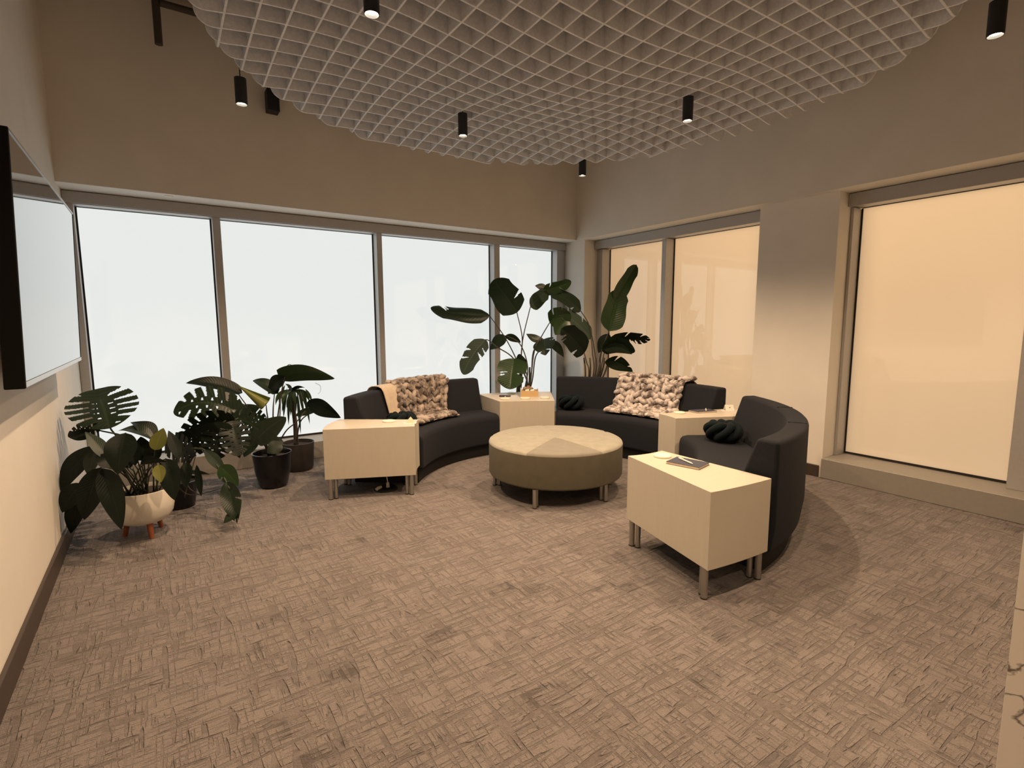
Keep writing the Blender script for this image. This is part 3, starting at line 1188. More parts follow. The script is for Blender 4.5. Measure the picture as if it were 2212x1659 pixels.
# -- white bowl planter with broad-leaved plant, far left
q = frame_fn(80, 760, 3.771)
bx, by = -0.16, 4.42
p1 = thing('potted_plant', 'white bowl planter on orange wooden legs with drooping dark leaves', 'plant', (bx, by, 0))
po = pot(p1, bx, by, [(0.0, 0.098), (0.10, 0.098), (0.145, 0.115), (0.176, 0.16), (0.187, 0.22), (0.183, 0.28), (0.172, 0.332), (0.163, 0.334), (0.160, 0.318), (0.16, 0.30)], 'ceramic', 0.305, 0.162, 'bowl')
for k in range(3):
    a = R(-75 + 120 * k)
    MB().tube([(bx + 0.105 * math.cos(a), by + 0.105 * math.sin(a), 0.115), (bx + 0.128 * math.cos(a), by + 0.128 * math.sin(a), 0.0)],
              [0.021, 0.014], 12).build('leg', M['orange_wood'], po, (bx, by, 0), smooth=40)
D1 = 3.47
root1 = Vector((bx, by, 0.31))


def lf1(b, t_, w, kind, mat, db=0.0, dt=0.0, roll=0, sag=0.08, fold=0.2, st=True, sd=0, **kw):
    B, T = q(*b, D1 + db), q(*t_, D1 + dt)
    leaf(p1, B, T, w / 3.771 * D1 / F_PX, kind, mat, roll, sag, fold, seed=sd, **kw)
    if st:
        r_ = root1 + Vector((random.uniform(-0.09, 0.09), random.uniform(-0.06, 0.06), 0))
        mid = r_.lerp(B, 0.55) + Vector((0, 0, 0.05))
        stem(p1, [r_, mid, B], 0.0055, 0.003)


lf1((600, 900), (390, 650), 110, 'lance', 'leaf_grey', -0.02, 0.0, 20, 0.05, sd=1)
lf1((440, 690), (250, 690), 120, 'ovate', 'leaf_dark', 0.1, 0.05, 35, 0.06, sd=2)
lf1((480, 770), (195, 1150), 165, 'ovate', 'leaf_dark', 0.05, -0.05, 25, 0.14, sd=3)
lf1((480, 790), (420, 1010), 120, 'lance', 'leaf', 0.0, -0.06, 30, 0.05, sd=31)
lf1((370, 1070), (205, 1310), 160, 'ovate', 'leaf_dark', -0.05, -0.1, 20, 0.1, sd=4)
lf1((360, 1170), (275, 1480), 140, 'ovate', 'leaf_dark', -0.02, -0.02, 25, 0.08, sd=5)
lf1((520, 940), (385, 1370), 185, 'ovate', 'leaf_dark', -0.1, -0.14, 10, 0.1, sd=6)
lf1((535, 950), (690, 1450), 165, 'ovate', 'leaf_dark', -0.12, -0.2, 10, 0.1, sd=7)
lf1((720, 660), (660, 1000), 215, 'ovate', 'leaf_dark', -0.05, -0.16, 15, 0.12, sd=8)
lf1((965, 730), (650, 650), 120, 'lance', 'leaf', 0.0, 0.0, 50, 0.18, sd=9)
lf1((970, 740), (760, 575), 140, 'lance', 'leaf_dark', 0.05, 0.05, 35, 0.22, sd=10)
lf1((960, 800), (1030, 620), 120, 'ovate', 'leaf_yellow', -0.05, -0.05, 15, 0.05, sd=11, label='yellowing leaf')
lf1((1160, 880), (1070, 640), 95, 'lance', 'leaf_dark', -0.02, 0.0, 20, 0.05, sd=12)
lf1((1050, 870), (1120, 1210), 155, 'ovate', 'leaf_dark', -0.05, -0.12, 10, 0.12, sd=13)
lf1((985, 920), (1010, 1065), 90, 'ovate', 'leaf_yellow', -0.12, -0.15, 10, 0.05, sd=14, label='yellowing leaf')
lf1((870, 890), (845, 690), 150, 'ovate', 'leaf_dark', 0.0, 0.0, 15, 0.08, sd=15)
lf1((800, 930), (720, 700), 120, 'lance', 'leaf_dark', 0.05, 0.08, 25, 0.08, sd=16)
lf1((900, 900), (1010, 740), 130, 'ovate', 'leaf_dark', 0.02, 0.05, 25, 0.1, sd=17)
lf1((840, 920), (1060, 900), 80, 'lance', 'leaf_dark', -0.05, -0.1, 40, 0.15, sd=18)
lf1((640, 930), (480, 850), 160, 'ovate', 'leaf_dark', -0.04, -0.05, 25, 0.1, sd=19)
lf1((760, 950), (560, 760), 150, 'ovate', 'leaf_dark', 0.08, 0.12, 30, 0.1, sd=20)
for k in range(9):
    a = random.uniform(0, 2 * PI)
    r_ = root1 + Vector((0.10 * math.cos(a), 0.08 * math.sin(a), 0))
    stem(p1, [r_, r_ + Vector((0.05 * math.cos(a), 0.04 * math.sin(a), 0.10)), r_ + Vector((0.14 * math.cos(a), 0.10 * math.sin(a), 0.19))], 0.005, 0.003)

# -- monstera behind it
mx_, my_ = 0.06, 4.95
p2 = thing('potted_plant', 'monstera with slit leaves and a trailing stem behind the white planter', 'plant', (mx_, my_, 0))
pot(p2, mx_, my_, [(0.0, 0.0), (0.11, 0.0), (0.14, 0.20), (0.15, 0.22), (0.142, 0.22), (0.138, 0.19)], 'pot_black', 0.195, 0.138)
DM = 4.1
rootm = Vector((mx_, my_, 0.20))


def lfm(b, t_, w, db=0.0, dt=0.0, roll=0, sag=0.06, fold=0.1, kind='monstera', mat='leaf', st=True, sd=0, via=None, **kw):
    B, T = q(*b, DM + db), q(*t_, DM + dt)
    leaf(p2, B, T, w / 3.771 * DM / F_PX, kind, mat, roll, sag, fold, seed=sd, **kw)
    if st:
        mid = via if via is not None else rootm.lerp(B, 0.5) + Vector((0, 0, 0.12))
        stem(p2, [rootm, mid, B], 0.008, 0.005)


lfm((515, 385), (590, 625), 480, -0.38, -0.55, 0, 0.05, 0.05, mat='leaf', sd=2, via=q(650, 690, DM - 0.1))
lfm((1590, 470), (1110, 490), 330, 0.25, 0.1, 15, 0.16, 0.05, mat='leaf', sd=3)
lfm((1540, 560), (1150, 720), 250, 0.15, 0.05, -15, 0.10, 0.05, mat='leaf_dark', sd=4)
lfm((1400, 640), (1200, 860), 250, 0.0, 0.05, -10, 0.06, 0.05, mat='leaf_dark', sd=5)
lfm((1500, 640), (1440, 880), 270, 0.05, 0.02, 0, 0.06, 0.05, mat='leaf_dark', sd=6)
lfm((1600, 620), (1640, 850), 260, 0.1, 0.0, 0, 0.06, 0.05, mat='leaf_dark', sd=7)
lfm((1080, 780), (1290, 830), 260, -0.1, -0.25, 20, 0.06, 0.05, mat='leaf_dark', sd=8)
lfm((1640, 540), (1810, 640), 240, 0.2, 0.15, 10, 0.06, 0.05, mat='leaf', sd=9)
lfm((470, 630), (250, 680), 130, -0.5, -0.55, 20, 0.06, 0.05, mat='leaf_dark', sd=10)
# trailing stem with long dark leaves reaching the floor
tp = [rootm, q(1150, 830, DM - 0.1), q(1330, 790, DM - 0.1), q(1420, 860, DM - 0.15), q(1500, 980, DM - 0.22), q(1570, 1120, DM - 0.3)]
stem(p2, tp, 0.010, 0.006)
lfm((1360, 800), (1540, 990), 85, -0.15, -0.2, 10, 0.05, 0.2, 'lance', 'leaf_grey', False, 11)
lfm((1490, 930), (1640, 1090), 130, -0.22, -0.25, 10, 0.03, 0.15, 'ovate', 'leaf_bright', False, 12, splits=2)
lfm((1545, 1060), (1630, 1395), 140, -0.28, -0.36, 10, 0.03, 0.3, 'ovate', 'leaf', False, 13, splits=3, wave=0.15)
lfm((1640, 1290), (1520, 1398), 70, -0.33, -0.40, 30, 0.02, 0.2, 'lance', 'leaf', False, 14)
lfm((1300, 920), (1340, 1180), 60, -0.1, -0.15, 30, 0.05, 0.2, 'lance', 'leaf_dark', False, 15)
lfm((1220, 900), (1210, 1110), 90, -0.1, -0.15, 10, 0.05, 0.2, 'ovate', 'leaf_dark', False, 16)
lfm((1200, 990), (1410, 1000), 35, -0.1, -0.1, 20, 0.08, 0.2, 'lance', 'leaf_grey', False, 17)
for (a_, b_, c_) in (((1290, 850), (1250, 1000), (1200, 1190)), ((1260, 930), (1230, 1090), (1330, 1170)), ((1100, 1050), (1250, 1165), (1530, 1105))):
    stem(p2, [q(*a_, DM - 0.1), q(*b_, DM - 0.1), q(*c_, DM - 0.12)], 0.004, 0.003, 'stem_brown', name='aerial_root')

# -- black pot with arrow-leaved plant
s_ = frame_fn(360, 760, 4.61)
kx, ky = 0.80, 5.09
p3 = thing('potted_plant', 'glossy black pot with large arching leaves and one furled yellow leaf', 'plant', (kx, ky, 0))
pot(p3, kx, ky, [(0.0, 0.0), (0.105, 0.0), (0.122, 0.02), (0.150, 0.14), (0.166, 0.30), (0.170, 0.318), (0.160, 0.320), (0.155, 0.30), (0.152, 0.27)], 'pot_black', 0.272, 0.153)
D3 = 4.62
root3 = Vector((kx, ky, 0.28))


def lf3(b, t_, w, kind='heart', mat='leaf', db=0.0, dt=0.0, roll=0, sag=0.06, fold=0.2, via=None, st=True, sd=0, par=None, **kw):
    par = par or p3
    B, T = s_(*b, D3 + db), s_(*t_, D3 + dt)
    leaf(par, B, T, w / 4.61 * D3 / F_PX, kind, mat, roll, sag, fold, seed=sd, **kw)
    if st:
        r_ = root3 + Vector((random.uniform(-0.04, 0.04), random.uniform(-0.04, 0.04), 0))
        mid = s_(*via, D3) if via else r_.lerp(B, 0.5) + Vector((0, 0, 0.05))
        stem(par, [r_, mid, B], 0.008, 0.004, 'stem_brown')


lf3((700, 400), (190, 312), 190, 'heart', 'leaf_dark', -0.1, -0.25, 40, 0.10, 0.25, (900, 700), sd=1)
lf3((990, 530), (715, 338), 125, 'cone', 'leaf_yellow', -0.05, -0.1, 0, 0.0, 0.2, (1010, 680), sd=2)
lf3((1180, 240), (1675, 265), 300, 'heart', 'leaf', 0.0, -0.1, 52, 0.10, 0.15, (1130, 480), sd=3)
lf3((1075, 400), (858, 285), 160, 'heart', 'leaf', 0.05, 0.1, 30, 0.12, 0.2, (1060, 600), sd=4)
lf3((1180, 250), (1010, 420), 150, 'ovate', 'leaf_dark', 0.0, 0.05, 30, 0.1, 0.2, None, False, sd=41)
lf3((915, 855), (1190, 650), 270, 'heart', 'leaf_grey', -0.1, -0.12, 15, 0.06, 0.2, (1060, 960), sd=5)
lf3((770, 580), (270, 870), 210, 'heart', 'leaf_dark', -0.12, -0.3, 35, 0.12, 0.15, (920, 820), sd=6)
lf3((1150, 920), (1000, 1010), 140, 'ovate', 'leaf', -0.14, -0.2, 20, 0.06, 0.2, None, sd=7)
lf3((910, 830), (770, 1050), 140, 'ovate', 'leaf', -0.05, -0.1, 25, 0.06, 0.2, None, sd=8)
lf3((640, 760), (730, 1060), 150, 'ovate', 'leaf', 0.0, -0.05, 25, 0.04, 0.2, None, sd=9)
lf3((740, 620), (1000, 690), 230, 'monstera', 'leaf', 0.15, 0.2, 15, 0.06, 0.1, (900, 800), sd=10)
lf3((1160, 890), (1020, 930), 110, 'ovate', 'leaf_dark', -0.1, -0.16, 20, 0.06, 0.2, None, sd=11)
lf3((760, 590), (930, 545), 150, 'ovate', 'leaf_grey', 0.1, 0.1, 40, 0.08, 0.2, None, sd=12)
stem(p3, [root3, s_(1120, 700, D3), s_(1135, 470, D3)], 0.007, 0.004, 'stem_brown')
stem(p3, [root3, s_(1180, 800, D3), s_(1290, 700, D3 - 0.02), s_(1380, 590, D3)], 0.007, 0.004, 'stem_brown')

# -- brown pot with thin trunk and stringy leaves
gx_, gy_ = 1.12, 5.53
p4 = thing('potted_plant', 'brown pot with thin trunk and stringy hanging leaves beside the left table', 'plant', (gx_, gy_, 0))
pot(p4, gx_, gy_, [(0.0, 0.0), (0.125, 0.0), (0.14, 0.03), (0.152, 0.25), (0.156, 0.285), (0.147, 0.288), (0.142, 0.27), (0.14, 0.25)], 'pot_brown', 0.255, 0.143)
D4 = 5.15
root4 = Vector((gx_ - 0.02, gy_, 0.25))
top4 = s_(1250, 500, D4)
stem(p4, [root4, root4.lerp(top4, 0.5) + Vector((0.01, 0, 0)), top4], 0.024, 0.020, 'trunk', name='trunk')
crown = s_(1250, 380, D4)
stem(p4, [top4, crown], 0.02, 0.012, 'trunk', name='trunk')
hang = [((1180, 330), (1120, 520)), ((1200, 360), (1165, 660)), ((1220, 380), (1215, 730)), ((1250, 390), (1235, 640)), ((1275, 390), (1290, 600)),
        ((1300, 390), (1335, 820)), ((1330, 380), (1390, 560)), ((1350, 370), (1425, 720)), ((1380, 370), (1450, 500)), ((1210, 400), (1150, 600)),
        ((1260, 400), (1320, 560)), ((1240, 400), (1195, 560)), ((1310, 380), (1370, 640))]
for k, (a_, b_) in enumerate(hang):
    B, T = s_(*a_, D4 - 0.05), s_(*b_, D4 - 0.08)
    leaf(p4, B, T, 0.028, 'lance', 'leaf', 20, 0.12, 0.2, seed=k)
    leaf(p4, crown, B + Vector((0, 0, 0.01)), 0.03, 'lance', 'leaf', 30, 0.15, 0.2, seed=k + 40)
for k in range(8):
    a = R(45 * k)
    T = crown + Vector((0.16 * math.cos(a), 0.12 * math.sin(a), -0.14))
    leaf(p4, crown, T, 0.05, 'lance', 'leaf_bright', 30, 0.3, 0.2, seed=k + 80)
stem(p4, [s_(1170, 200, D4), s_(1200, 140, D4), s_(1235, 128, D4), s_(1260, 180, D4)], 0.004, 0.003, 'stem_brown', name='tendril')
stem(p4, [s_(1480, 310, D4), s_(1530, 340, D4), s_(1530, 395, D4), s_(1505, 420, D4)], 0.002, 0.001, 'stem_brown', name='tendril')
B4 = s_(1395, 505, D4 - 0.1)
leaf(p4, B4, s_(1735, 658, D4 - 0.15), 165 / 4.61 * D4 / F_PX, 'ovate', 'leaf_dark', 25, 0.05, 0.2, seed=90, wave=0.12)
stem(p4, [root4, s_(1330, 700, D4), s_(1440, 590, D4 - 0.05), B4], 0.007, 0.004, 'stem_brown')
leaf(p4, s_(1280, 640, D4 - 0.05), s_(1540, 570, D4 - 0.1), 75 / 4.61 * D4 / F_PX, 'lance', 'leaf_grey', 20, 0.06, 0.2, seed=91)

# -- tall bird of paradise behind the corner table
r5 = frame_fn(900, 540, 3.95)
ex, ey = 3.93, 5.62
p5 = thing('potted_plant', 'tall paddle-leaved plant behind the corner table, in front of the white windows', 'plant', (ex, ey, 0))
pot(p5, ex, ey, [(0.0, 0.0), (0.13, 0.0), (0.16, 0.26), (0.17, 0.28), (0.162, 0.28), (0.155, 0.25)], 'pot_black', 0.255, 0.158)
D5 = 6.75


def lfp(par, b, t_, w, dd, db=0.0, dt=0.0, kind='paddle', mat='leaf', roll=0, sag=0.05, fold=0.18, splits=0, sd=0, path=None, root=None, sr=0.010, **kw):
    B, T = r5(*b, dd + db), r5(*t_, dd + dt)
    leaf(par, B, T, w / 3.95 * dd / F_PX, kind, mat, roll, sag, fold, splits, seed=sd, **kw)
    if path:
        stem(par, [root] + [r5(*p_, dd + db * 0.5) for p_ in path] + [B], sr, 0.006, 'stem_brown')


k5 = Vector((ex, ey, 0.27))
base_a = (950, 1160)
lfp(p5, (622, 560), (118, 495), 140, D5, 0, -0.2, mat='leaf', roll=35, sag=-0.04, splits=2, sd=1, path=[base_a, (845, 920), (750, 740)], root=k5, curl=0.3)
lfp(p5, (856, 535), (655, 255), 235, D5, 0.0, 0.05, mat='leaf', roll=0, sag=0.02, fold=0.1, splits=1, sd=2, path=[(890, 1160), (892, 930), (900, 740)], root=k5)
lfp(p5, (970, 488), (1120, 350), 130, D5, 0.0, 0.05, mat='leaf_grey', roll=25, sag=0.05, sd=3, path=[(880, 1160), (890, 930), (910, 740)], root=k5)
lfp(p5, (1135, 620), (1315, 545), 170, D5 - 0.15, 0, -0.1, mat='leaf_bright', roll=20, sag=0.12, splits=2, sd=4, path=[(960, 1160), (1005, 860), (1070, 730)], root=k5)
lfp(p5, (1290, 590), (1180, 725), 150, D5 - 0.2, 0, 0, kind='ovate', mat='leaf_bright', roll=10, sag=0.05, sd=5)
lfp(p5, (590, 765), (395, 1062), 150, D5, -0.1, -0.15, mat='leaf_grey', roll=15, sag=0.10, splits=4, sd=6, path=[base_a, (830, 930), (690, 830), (620, 775)], root=k5)
lfp(p5, (765, 735), (630, 850), 110, D5, 0, 0.05, kind='ovate', mat='leaf', roll=20, sag=0.06, sd=7)
lfp(p5, (760, 728), (890, 790), 70, D5, 0, 0.05, kind='ovate', mat='leaf', roll=25, sag=0.06, sd=8, path=[(930, 1150), (945, 980), (880, 800)], root=k5)
lfp(p5, (1090, 770), (935, 715), 75, D5, -0.1, -0.1, kind='lance', mat='leaf', roll=30, sag=-0.10, sd=9, path=[(965, 1160), (990, 900), (1020, 830)], root=k5)
lfp(p5, (1085, 760), (1100, 900), 200, D5, -0.12, -0.25, kind='ovate', mat='leaf', roll=20, sag=0.15, splits=3, sd=10, path=[(975, 1160), (1010, 930), (1050, 850)], root=k5)
lfp(p5, (1110, 770), (1255, 915), 80, D5, -0.1, -0.15, kind='lance', mat='leaf', roll=20, sag=0.16, sd=11)
lfp(p5, (830, 925), (795, 1190), 225, D5, -0.3, -0.45, mat='leaf_bright', roll=10, sag=0.06, splits=3, sd=15, path=[(940, 1150), (920, 1010)], root=k5)
lfp(p5, (850, 950), (940, 950), 120, D5, -0.25, -0.3, kind='ovate', mat='leaf', roll=15, sag=0.05, sd=13)
for k, (x_, x2) in enumerate(((862, 895), (885, 900), (955, 965))):
    stem(p5, [k5, r5(x_, 1180, D5), r5(x2, 1000, D5)], 0.022, 0.012, 'stem', name='stalk')

# -- second bird of paradise behind the corner sofa
fx, fy = 4.62, 5.05
p6 = thing('potted_plant', 'tall paddle-leaved plant behind the corner sofa, against the corner column', 'plant', (fx, fy, 0))
pot(p6, fx, fy, [(0.0, 0.0), (0.13, 0.0), (0.16, 0.26), (0.17, 0.28), (0.162, 0.28), (0.155, 0.25)], 'pot_black', 0.255, 0.158)
D6 = 6.72
k6 = Vector((fx, fy, 0.27))
lfp(p6, (1400, 520), (1110, 345), 130, D6, 0, -0.15, mat='leaf', roll=35, sag=0.07, splits=2, sd=21, path=[(1525, 1050), (1515, 850), (1470, 640)], root=k6)
lfp(p6, (1080, 345), (1320, 270), 105, D6, -0.15, -0.15, mat='leaf_bright', roll=25, sag=-0.03, splits=2, sd=22)
lfp(p6, (1110, 345), (1010, 305), 65, D6, -0.15, -0.15, kind='ovate', mat='leaf', roll=25, sag=0.1, sd=23)
lfp(p6, (1490, 755), (1195, 505), 150, D6, 0, -0.15, mat='leaf_grey', roll=40, sag=0.06, splits=3, sd=24, path=[(1510, 1050), (1500, 880)], root=k6)
lfp(p6, (1430, 880), (1235, 670), 190, D6, -0.1, -0.3, mat='leaf_dark', roll=20, sag=0.06, splits=3, sd=25, path=[(1470, 1060), (1450, 960)], root=k6)
lfp(p6, (1640, 695), (1735, 335), 195, D6, -0.05, 0.0, kind='paddle', mat='leaf_bright', roll=15, sag=0.03, fold=0.3, sd=26, path=[(1545, 1050), (1580, 860)], root=k6)
lfp(p6, (1690, 440), (1876, 125), 120, D6, -0.02, 0.02, kind='paddle', mat='leaf_bright', roll=20, sag=0.04, fold=0.4, sd=27)
lfp(p6, (1640, 765), (1995, 765), 115, D6, -0.05, -0.1, mat='leaf_dark', roll=35, sag=0.05, splits=8, sd=28, path=[(1560, 1050), (1600, 880)], root=k6)
lfp(p6, (1580, 850), (1865, 860), 150, D6, -0.15, -0.3, mat='leaf', roll=35, sag=0.20, splits=2, sd=29, path=[(1555, 1050), (1560, 940)], root=k6)
lfp(p6, (1645, 720), (1550, 880), 110, D6, 0, 0.05, kind='ovate', mat='leaf_dark', roll=20, sag=0.05, sd=30)
lfp(p6, (1610, 950), (1845, 1040), 130, D6, -0.1, -0.15, kind='ovate', mat='leaf', roll=25, sag=0.12, splits=2, sd=31, path=[(1560, 1060), (1590, 1000)], root=k6)
lfp(p6, (1600, 850), (1840, 890), 90, D6, -0.2, -0.3, kind='ovate', mat='leaf', roll=20, sag=0.15, sd=32)
for k, x_ in enumerate((1440, 1480, 1525, 1550, 1575, 1600)):
    stem(p6, [k6, r5(x_, 1060, D6), r5(x_ - 12 + 10 * k, 920, D6)], 0.014, 0.009, 'stem_brown', name='stalk')


# ------------------------------------------------------------------ things on the tables
def coaster(x, y, label):
    r = 0.056
    o = MB().lathe([(0.0, TH), (r - 0.003, TH), (r, TH + 0.003), (r, TH + 0.010), (r - 0.003, TH + 0.013), (0.0, TH + 0.013)], x, y, 36, cap=False).build(
        'coaster', M['cork'], None, (x, y, TH), smooth=40)
    return tag(o, label, 'coaster', 'round cream coasters on the wedge tables')


coaster(2.703, 2.195, 'round cream coaster beside the notebook on the foreground table')
coaster(1.671, 4.41, 'round cream coaster on the left table by the potted plants')
coaster(3.28, 4.945, 'round cream coaster on the corner table, leftmost of the front row')
coaster(3.496, 4.842, 'round cream coaster on the corner table, directly before the wooden box')
coaster(3.705, 4.74, 'round cream coaster on the corner table, rightmost, near the knotted cushion')
coaster(3.60, 5.28, 'round cream coaster on the corner table, behind the dark folded object')
coaster(4.152, 3.183, 'round cream coaster on the table behind the right sofa')


def notebook(pts, label, pen_a, pen_b, plabel):
    """pts: the four corners in order"""
    P = [Vector((*p, 0)) for p in pts]
    cen = sum(P, Vector()) / 4
    t = thing('notebook', label, 'notebook', (cen.x, cen.y, TH), 'dark notebooks with pens')

    def slab(nm, inset, z0, z1, m, bev):
        Q = [p + (cen - p).normalized() * inset for p in P]
        vs = [(p.x, p.y, z0) for p in Q] + [(p.x, p.y, z1) for p in Q]
        fs = [(3, 2, 1, 0), (4, 5, 6, 7)] + [(k, (k + 1) % 4, 4 + (k + 1) % 4, 4 + k) for k in range(4)]
        return MB().add(vs, fs).build(nm, m, t, (cen.x, cen.y, z0), bevel=bev, seg=2)
    slab('back_cover', 0.0, TH, TH + 0.002, M['navy'], 0.0)
    slab('pages', 0.004, TH + 0.002, TH + 0.013, M['paper'], 0.0)
    slab('front_cover', 0.0, TH + 0.013, TH + 0.0155, M['navy'], 0.0008)
    z = TH + 0.0155 + 0.0058
    a, b = Vector((*pen_a, z)), Vector((*pen_b, z))
    d = (b - a).normalized()
    pn = thing('pen', plabel, 'pen', (a + b) / 2, 'white pens on the notebooks')
    L_ = (b - a).length
    MB().tube([a, a + d * 0.006, a + d * (L_ - 0.018), b], [0.004, 0.0056, 0.0056, 0.0018], 12).build('barrel', M['white'], pn, a, smooth=40)
    MB().tube([a - d * 0.008, a], [0.0028, 0.003], 10).build('clicker', M['white'], pn, a, smooth=40)
    sd = d.cross(Vector((0, 0, 1)))
    m = Matrix((( d.x, sd.x, 0, 0), (d.y, sd.y, 0, 0), (0, 0, 1, 0), (0, 0, 0, 1)))
    m.translation = a
    MB().box(0.002, 0.045, -0.002, 0.002, 0.0055, 0.0078, m).build('clip', M['white'], pn, a)
    return t


nbF = [(2.590, 2.085), (2.737, 2.112), (2.775, 1.888), (2.592, 1.845)]
notebook([(2.586, 2.072), (2.738, 2.106), (2.784, 1.897), (2.632, 1.863)],
         'navy notebook with cream pages on the foreground table', (2.70, 2.060), (2.655, 1.925),
         'white pen lying on the notebook of the foreground table')
notebook([(4.300, 3.195), (4.285, 3.070), (4.495, 3.005), (4.530, 3.125)],
         'navy notebook on the table behind the right sofa', (4.47, 3.115), (4.375, 3.045),
         'white pen lying on the notebook behind the right sofa')


def tent_sign(x, y, rz, label, w=0.085, h=0.062, mark=False):
    t = thing('tent_card', label, 'table sign', (x, y, TH), 'small standing cards on the tables')
    t.rotation_euler = (0, 0, rz)

    def put(mb, nm, m):
        o = mb.build(nm, m, None, (0, 0, 0))
        o.parent = t
        return o
    put(MB().box(-w * 0.75, w * 0.75, -0.035, 0.035, 0, 0.006), 'base_plate', M['acrylic'])
    lean = 0.030
    vs = [(-w / 2, -lean, 0.006), (w / 2, -lean, 0.006), (w / 2, 0, h), (-w / 2, 0, h),
          (-w / 2, -lean + 0.003, 0.006), (w / 2, -lean + 0.003, 0.006), (w / 2, 0.003, h), (-w / 2, 0.003, h)]
    fs = [(0, 1, 2, 3), (7, 6, 5, 4), (0, 4, 5, 1), (1, 5, 6, 2), (2, 6, 7, 3), (3, 7, 4, 0)]
    put(MB().add(vs, fs), 'front_card', M['paper'] if not mark else M['white'])
    vs2 = [(v[0], -v[1] + 0.003, v[2]) for v in vs]
    put(MB().add(vs2, [f[::-1] for f in fs]), 'rear_card', M['paper'] if not mark else M['white'])
    if mark:
        k = 0.5
        put(MB().box(-0.006, 0.006, -lean * (1 - k) - 0.002, -lean * (1 - k) - 0.0004, h * k - 0.004, h * k + 0.010), 'mark', M['kraft'])
    return t


def pyramid_card(x, y, rz, label):
    t = thing('tent_card', label, 'table sign', (x, y, TH), 'small standing cards on the tables')
    t.rotation_euler = (0, 0, rz)
    o = MB().box(-0.055, 0.055, -0.04, 0.04, 0, 0.004).build('base_plate', M['acrylic'])
    o.parent = t
    vs = [(-0.042, -0.022, 0.004), (0.042, -0.022, 0.004), (0.006, 0.0, 0.060), (-0.042, 0.026, 0.004), (0.042, 0.026, 0.004)]
    o = MB().add(vs, [(0, 1, 2), (1, 4, 2), (4, 3, 2), (3, 0, 2), (0, 3, 4, 1)]).build('folded_card', M['paper'])
    o.parent = t
    return t


pyramid_card(1.80, 4.235, R(-30), 'small folded triangular card on the left table, beside the coaster')
tent_sign(4.66, 2.985, R(-32), 'small white standing card on the table behind the right sofa', mark=True)

# wooden tray box with odds and ends on the corner table
bxm = Matrix.Rotation(R(-33), 4, 'Z')
bxm.translation = (3.66, 4.985, TH)
t = thing('tray_box', 'small light wooden box of odds and ends on the corner table', 'box', (3.66, 4.985, TH))


def bput(nm, b, m):
    o = MB().box(*b, bxm).build(nm, m, t, (3.66, 4.985, TH))
    return o


W2, Dp, Hh = 0.105, 0.075, 0.072
bput('front_board', (-W2, W2, -Dp, -Dp + 0.008, 0, Hh), M['tray_wood'])
bput('rear_board', (-W2, W2, Dp - 0.008, Dp, 0, Hh), M['tray_wood'])
bput('side_board', (-W2, -W2 + 0.006, -Dp + 0.008, Dp - 0.008, 0, 0.098), M['acrylic'])
bput('side_board', (W2 - 0.006, W2, -Dp + 0.008, Dp - 0.008, 0, 0.090), M['acrylic'])
bput('bottom_board', (-W2 + 0.006, W2 - 0.006, -Dp + 0.008, Dp - 0.008, 0, 0.006), M['tray_wood'])


def bpt(x, y, z):
    return bxm @ Vector((x, y, z))


def knob_thing(nm, mb, mat, label, cat):
    o = mb.build(nm, mat, None, bpt(0, 0, 0.05), smooth=60)
    return tag(o, label, cat)


mb = MB()
for k in range(7):
    a = 2 * PI * k / 7
    mb.blob(bpt(-0.015 + 0.040 * math.cos(a), 0.01 + 0.03 * math.sin(a), 0.088 + 0.006 * (k % 2)),
            Vector((0.03, 0, 0)), Vector((0, 0.024, 0)), Vector((0, 0, 0.018)), 7, 5)
mb.blob(bpt(-0.015, 0.01, 0.052), Vector((0.06, 0, 0)), Vector((0, 0.045, 0)), Vector((0, 0, 0.045)), 9, 6)
mb.blob(bpt(-0.01, 0.012, 0.112), Vector((0.022, 0, 0)), Vector((0, 0.02, 0)), Vector((0, 0, 0.014)), 7, 5)
knob_thing('paper_bundle', mb, M['kraft'], 'crumpled brown paper bundle inside the wooden box on the corner table', 'bundle')
for k, (x_, l_) in enumerate(((-0.028, 'small white roll in the wooden box, left one'), (0.032, 'small white roll in the wooden box, right one'))):
    mb = MB().tube([bpt(x_ - 0.022, -0.045, 0.066), bpt(x_ + 0.022, -0.038, 0.074)], 0.016, 10)
    o = mb.build('white_roll', M['white'], None, bpt(x_, -0.04, 0.07), smooth=40)
    tag(o, l_, 'roll', 'white rolls in the wooden box')
# dark folded object left of the box
t = thing('folded_glasses', 'dark maroon folded object lying left of the wooden box on the corner table', 'glasses', (3.40, 5.12, TH))
gm = Matrix.Rotation(R(-24), 4, 'Z')
gm.translation = (3.40, 5.12, TH)
for x0, x1, hh in ((-0.075, -0.004, 0.018), (0.006, 0.072, 0.014)):
    vs = [gm @ Vector((x_, y_, z_)) for z_ in (0, hh) for (x_, y_) in ((x0, -0.012), (x0 + 0.015, -0.03), (x1 - 0.01, -0.026), (x1, 0.0), (x1 - 0.012, 0.022), (x0 + 0.01, 0.026))]
    fs = [tuple(range(6))[::-1], tuple(range(6, 12))] + [(k, (k + 1) % 6, 6 + (k + 1) % 6, 6 + k) for k in range(6)]
    MB().add(vs, fs).build('lens_cover', M['maroon'], t, (3.40, 5.12, TH), bevel=0.004, seg=2)
MB().tube([gm @ Vector((-0.01, 0.0, 0.012)), gm @ Vector((0.012, 0.0, 0.012))], 0.005, 8).build('bridge', M['maroon'], t, (3.40, 5.12, TH))

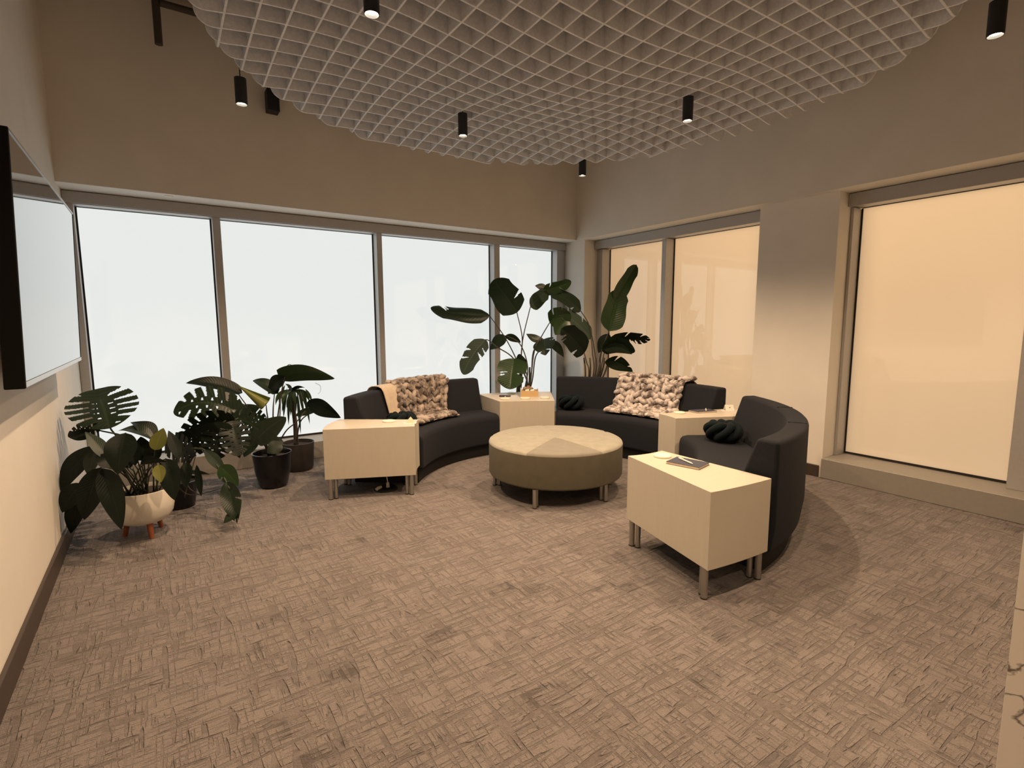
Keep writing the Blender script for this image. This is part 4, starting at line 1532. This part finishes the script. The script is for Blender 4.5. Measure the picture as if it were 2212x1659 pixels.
# floor power outlet and cord under the left table
t = thing('floor_outlet', 'black round floor outlet with a white plug under the left table', 'power outlet', (1.62, 4.40, 0))
MB().lathe([(0.0, 0.0), (0.105, 0.0), (0.105, 0.006), (0.09, 0.016), (0.0, 0.018)], 1.62, 4.40, 32, cap=False).build('cover_disc', M['foot'], t, (1.62, 4.40, 0), smooth=40)
MB().tube([(1.635, 4.39, 0.016), (1.635, 4.392, 0.062)], [0.017, 0.013], 12).build('plug', M['white'], t, (1.635, 4.39, 0.016), smooth=40)
MB().tube([(1.635, 4.392, 0.062), (1.63, 4.40, 0.11), (1.62, 4.41, 0.175)], 0.005, 8).build('cord', M['white'], t, (1.635, 4.392, 0.06), smooth=40)
MB().tube([(1.52, 4.38, 0.016), (1.545, 4.385, 0.026), (1.575, 4.39, 0.03)], [0.016, 0.018, 0.012], 10).build('plug', M['white'], t, (1.52, 4.38, 0.016), smooth=40)

# ------------------------------------------------------------------ wall display
XT0, XT1 = -0.452, -0.418     # foot and head of the glass (the set leans forward)
Y1, Y2, Z1, Z2 = 2.81, 4.72, 1.243, 2.25
t = thing('wall_display', 'large black flat display on the left wall, reflecting the white windows', 'television', (XL + 0.05, (Y1 + Y2) / 2, (Z1 + Z2) / 2))


def tvx(z, off):
    return XT0 + (XT1 - XT0) * (z - Z1) / (Z2 - Z1) + off


def tvbox(nm, y0, y1, z0, z1, o0, o1, m, bev=0.0):
    vs = [(tvx(z, o), y, z) for o in (o0, o1) for y in (y0, y1) for z in (z0, z1)]
    fs = [(0, 1, 3, 2), (4, 6, 7, 5), (0, 4, 5, 1), (2, 3, 7, 6), (0, 2, 6, 4), (1, 5, 7, 3)]
    return MB().add(vs, fs).build(nm, m, t, (XT0, y0, z0), bevel=bev, seg=2)


tvbox('back_shell', Y1 + 0.002, Y2 - 0.002, Z1 + 0.006, Z2 - 0.004, -0.060, -0.006, M['tv_black'], 0.012)
tvbox('screen', Y1 + 0.012, Y2 - 0.012, Z1 + 0.024, Z2 - 0.012, -0.006, 0.0, M['screen'])
tvbox('bottom_bezel', Y1, Y2, Z1, Z1 + 0.022, -0.008, 0.003, M['silver'])
tvbox('top_bezel', Y1, Y2, Z2 - 0.010, Z2, -0.008, 0.003, M['silver'])
tvbox('side_bezel', Y2 - 0.010, Y2, Z1 + 0.022, Z2 - 0.010, -0.008, 0.002, M['tv_black'])
tvbox('side_bezel', Y1 - 0.006, Y1 + 0.012, Z1 - 0.004, Z2, -0.062, 0.004, M['tv_black'], 0.005)
boxobj('wall_mount', (XL, XL + 0.115, 3.45, 4.1, 1.55, 1.95), M['black_metal'], t)

# ------------------------------------------------------------------ marble-clad counter end, lower right
t = thing('marble_counter', 'white marble counter end with dark veins at the lower right edge', 'counter', (2.25, -0.35, 0))
boxobj('marble_panel', (1.922, 1.962, -1.0, 0.331, 0, 1.12), M['marble'], t, 0.002)
boxobj('cabinet', (1.962, 2.62, -1.0, 0.331, 0, 1.12), M['white'], t, 0.002)
boxobj('counter_top', (1.92, 2.63, -1.0, 0.333, 1.12, 1.15), M['marble'], t, 0.002)
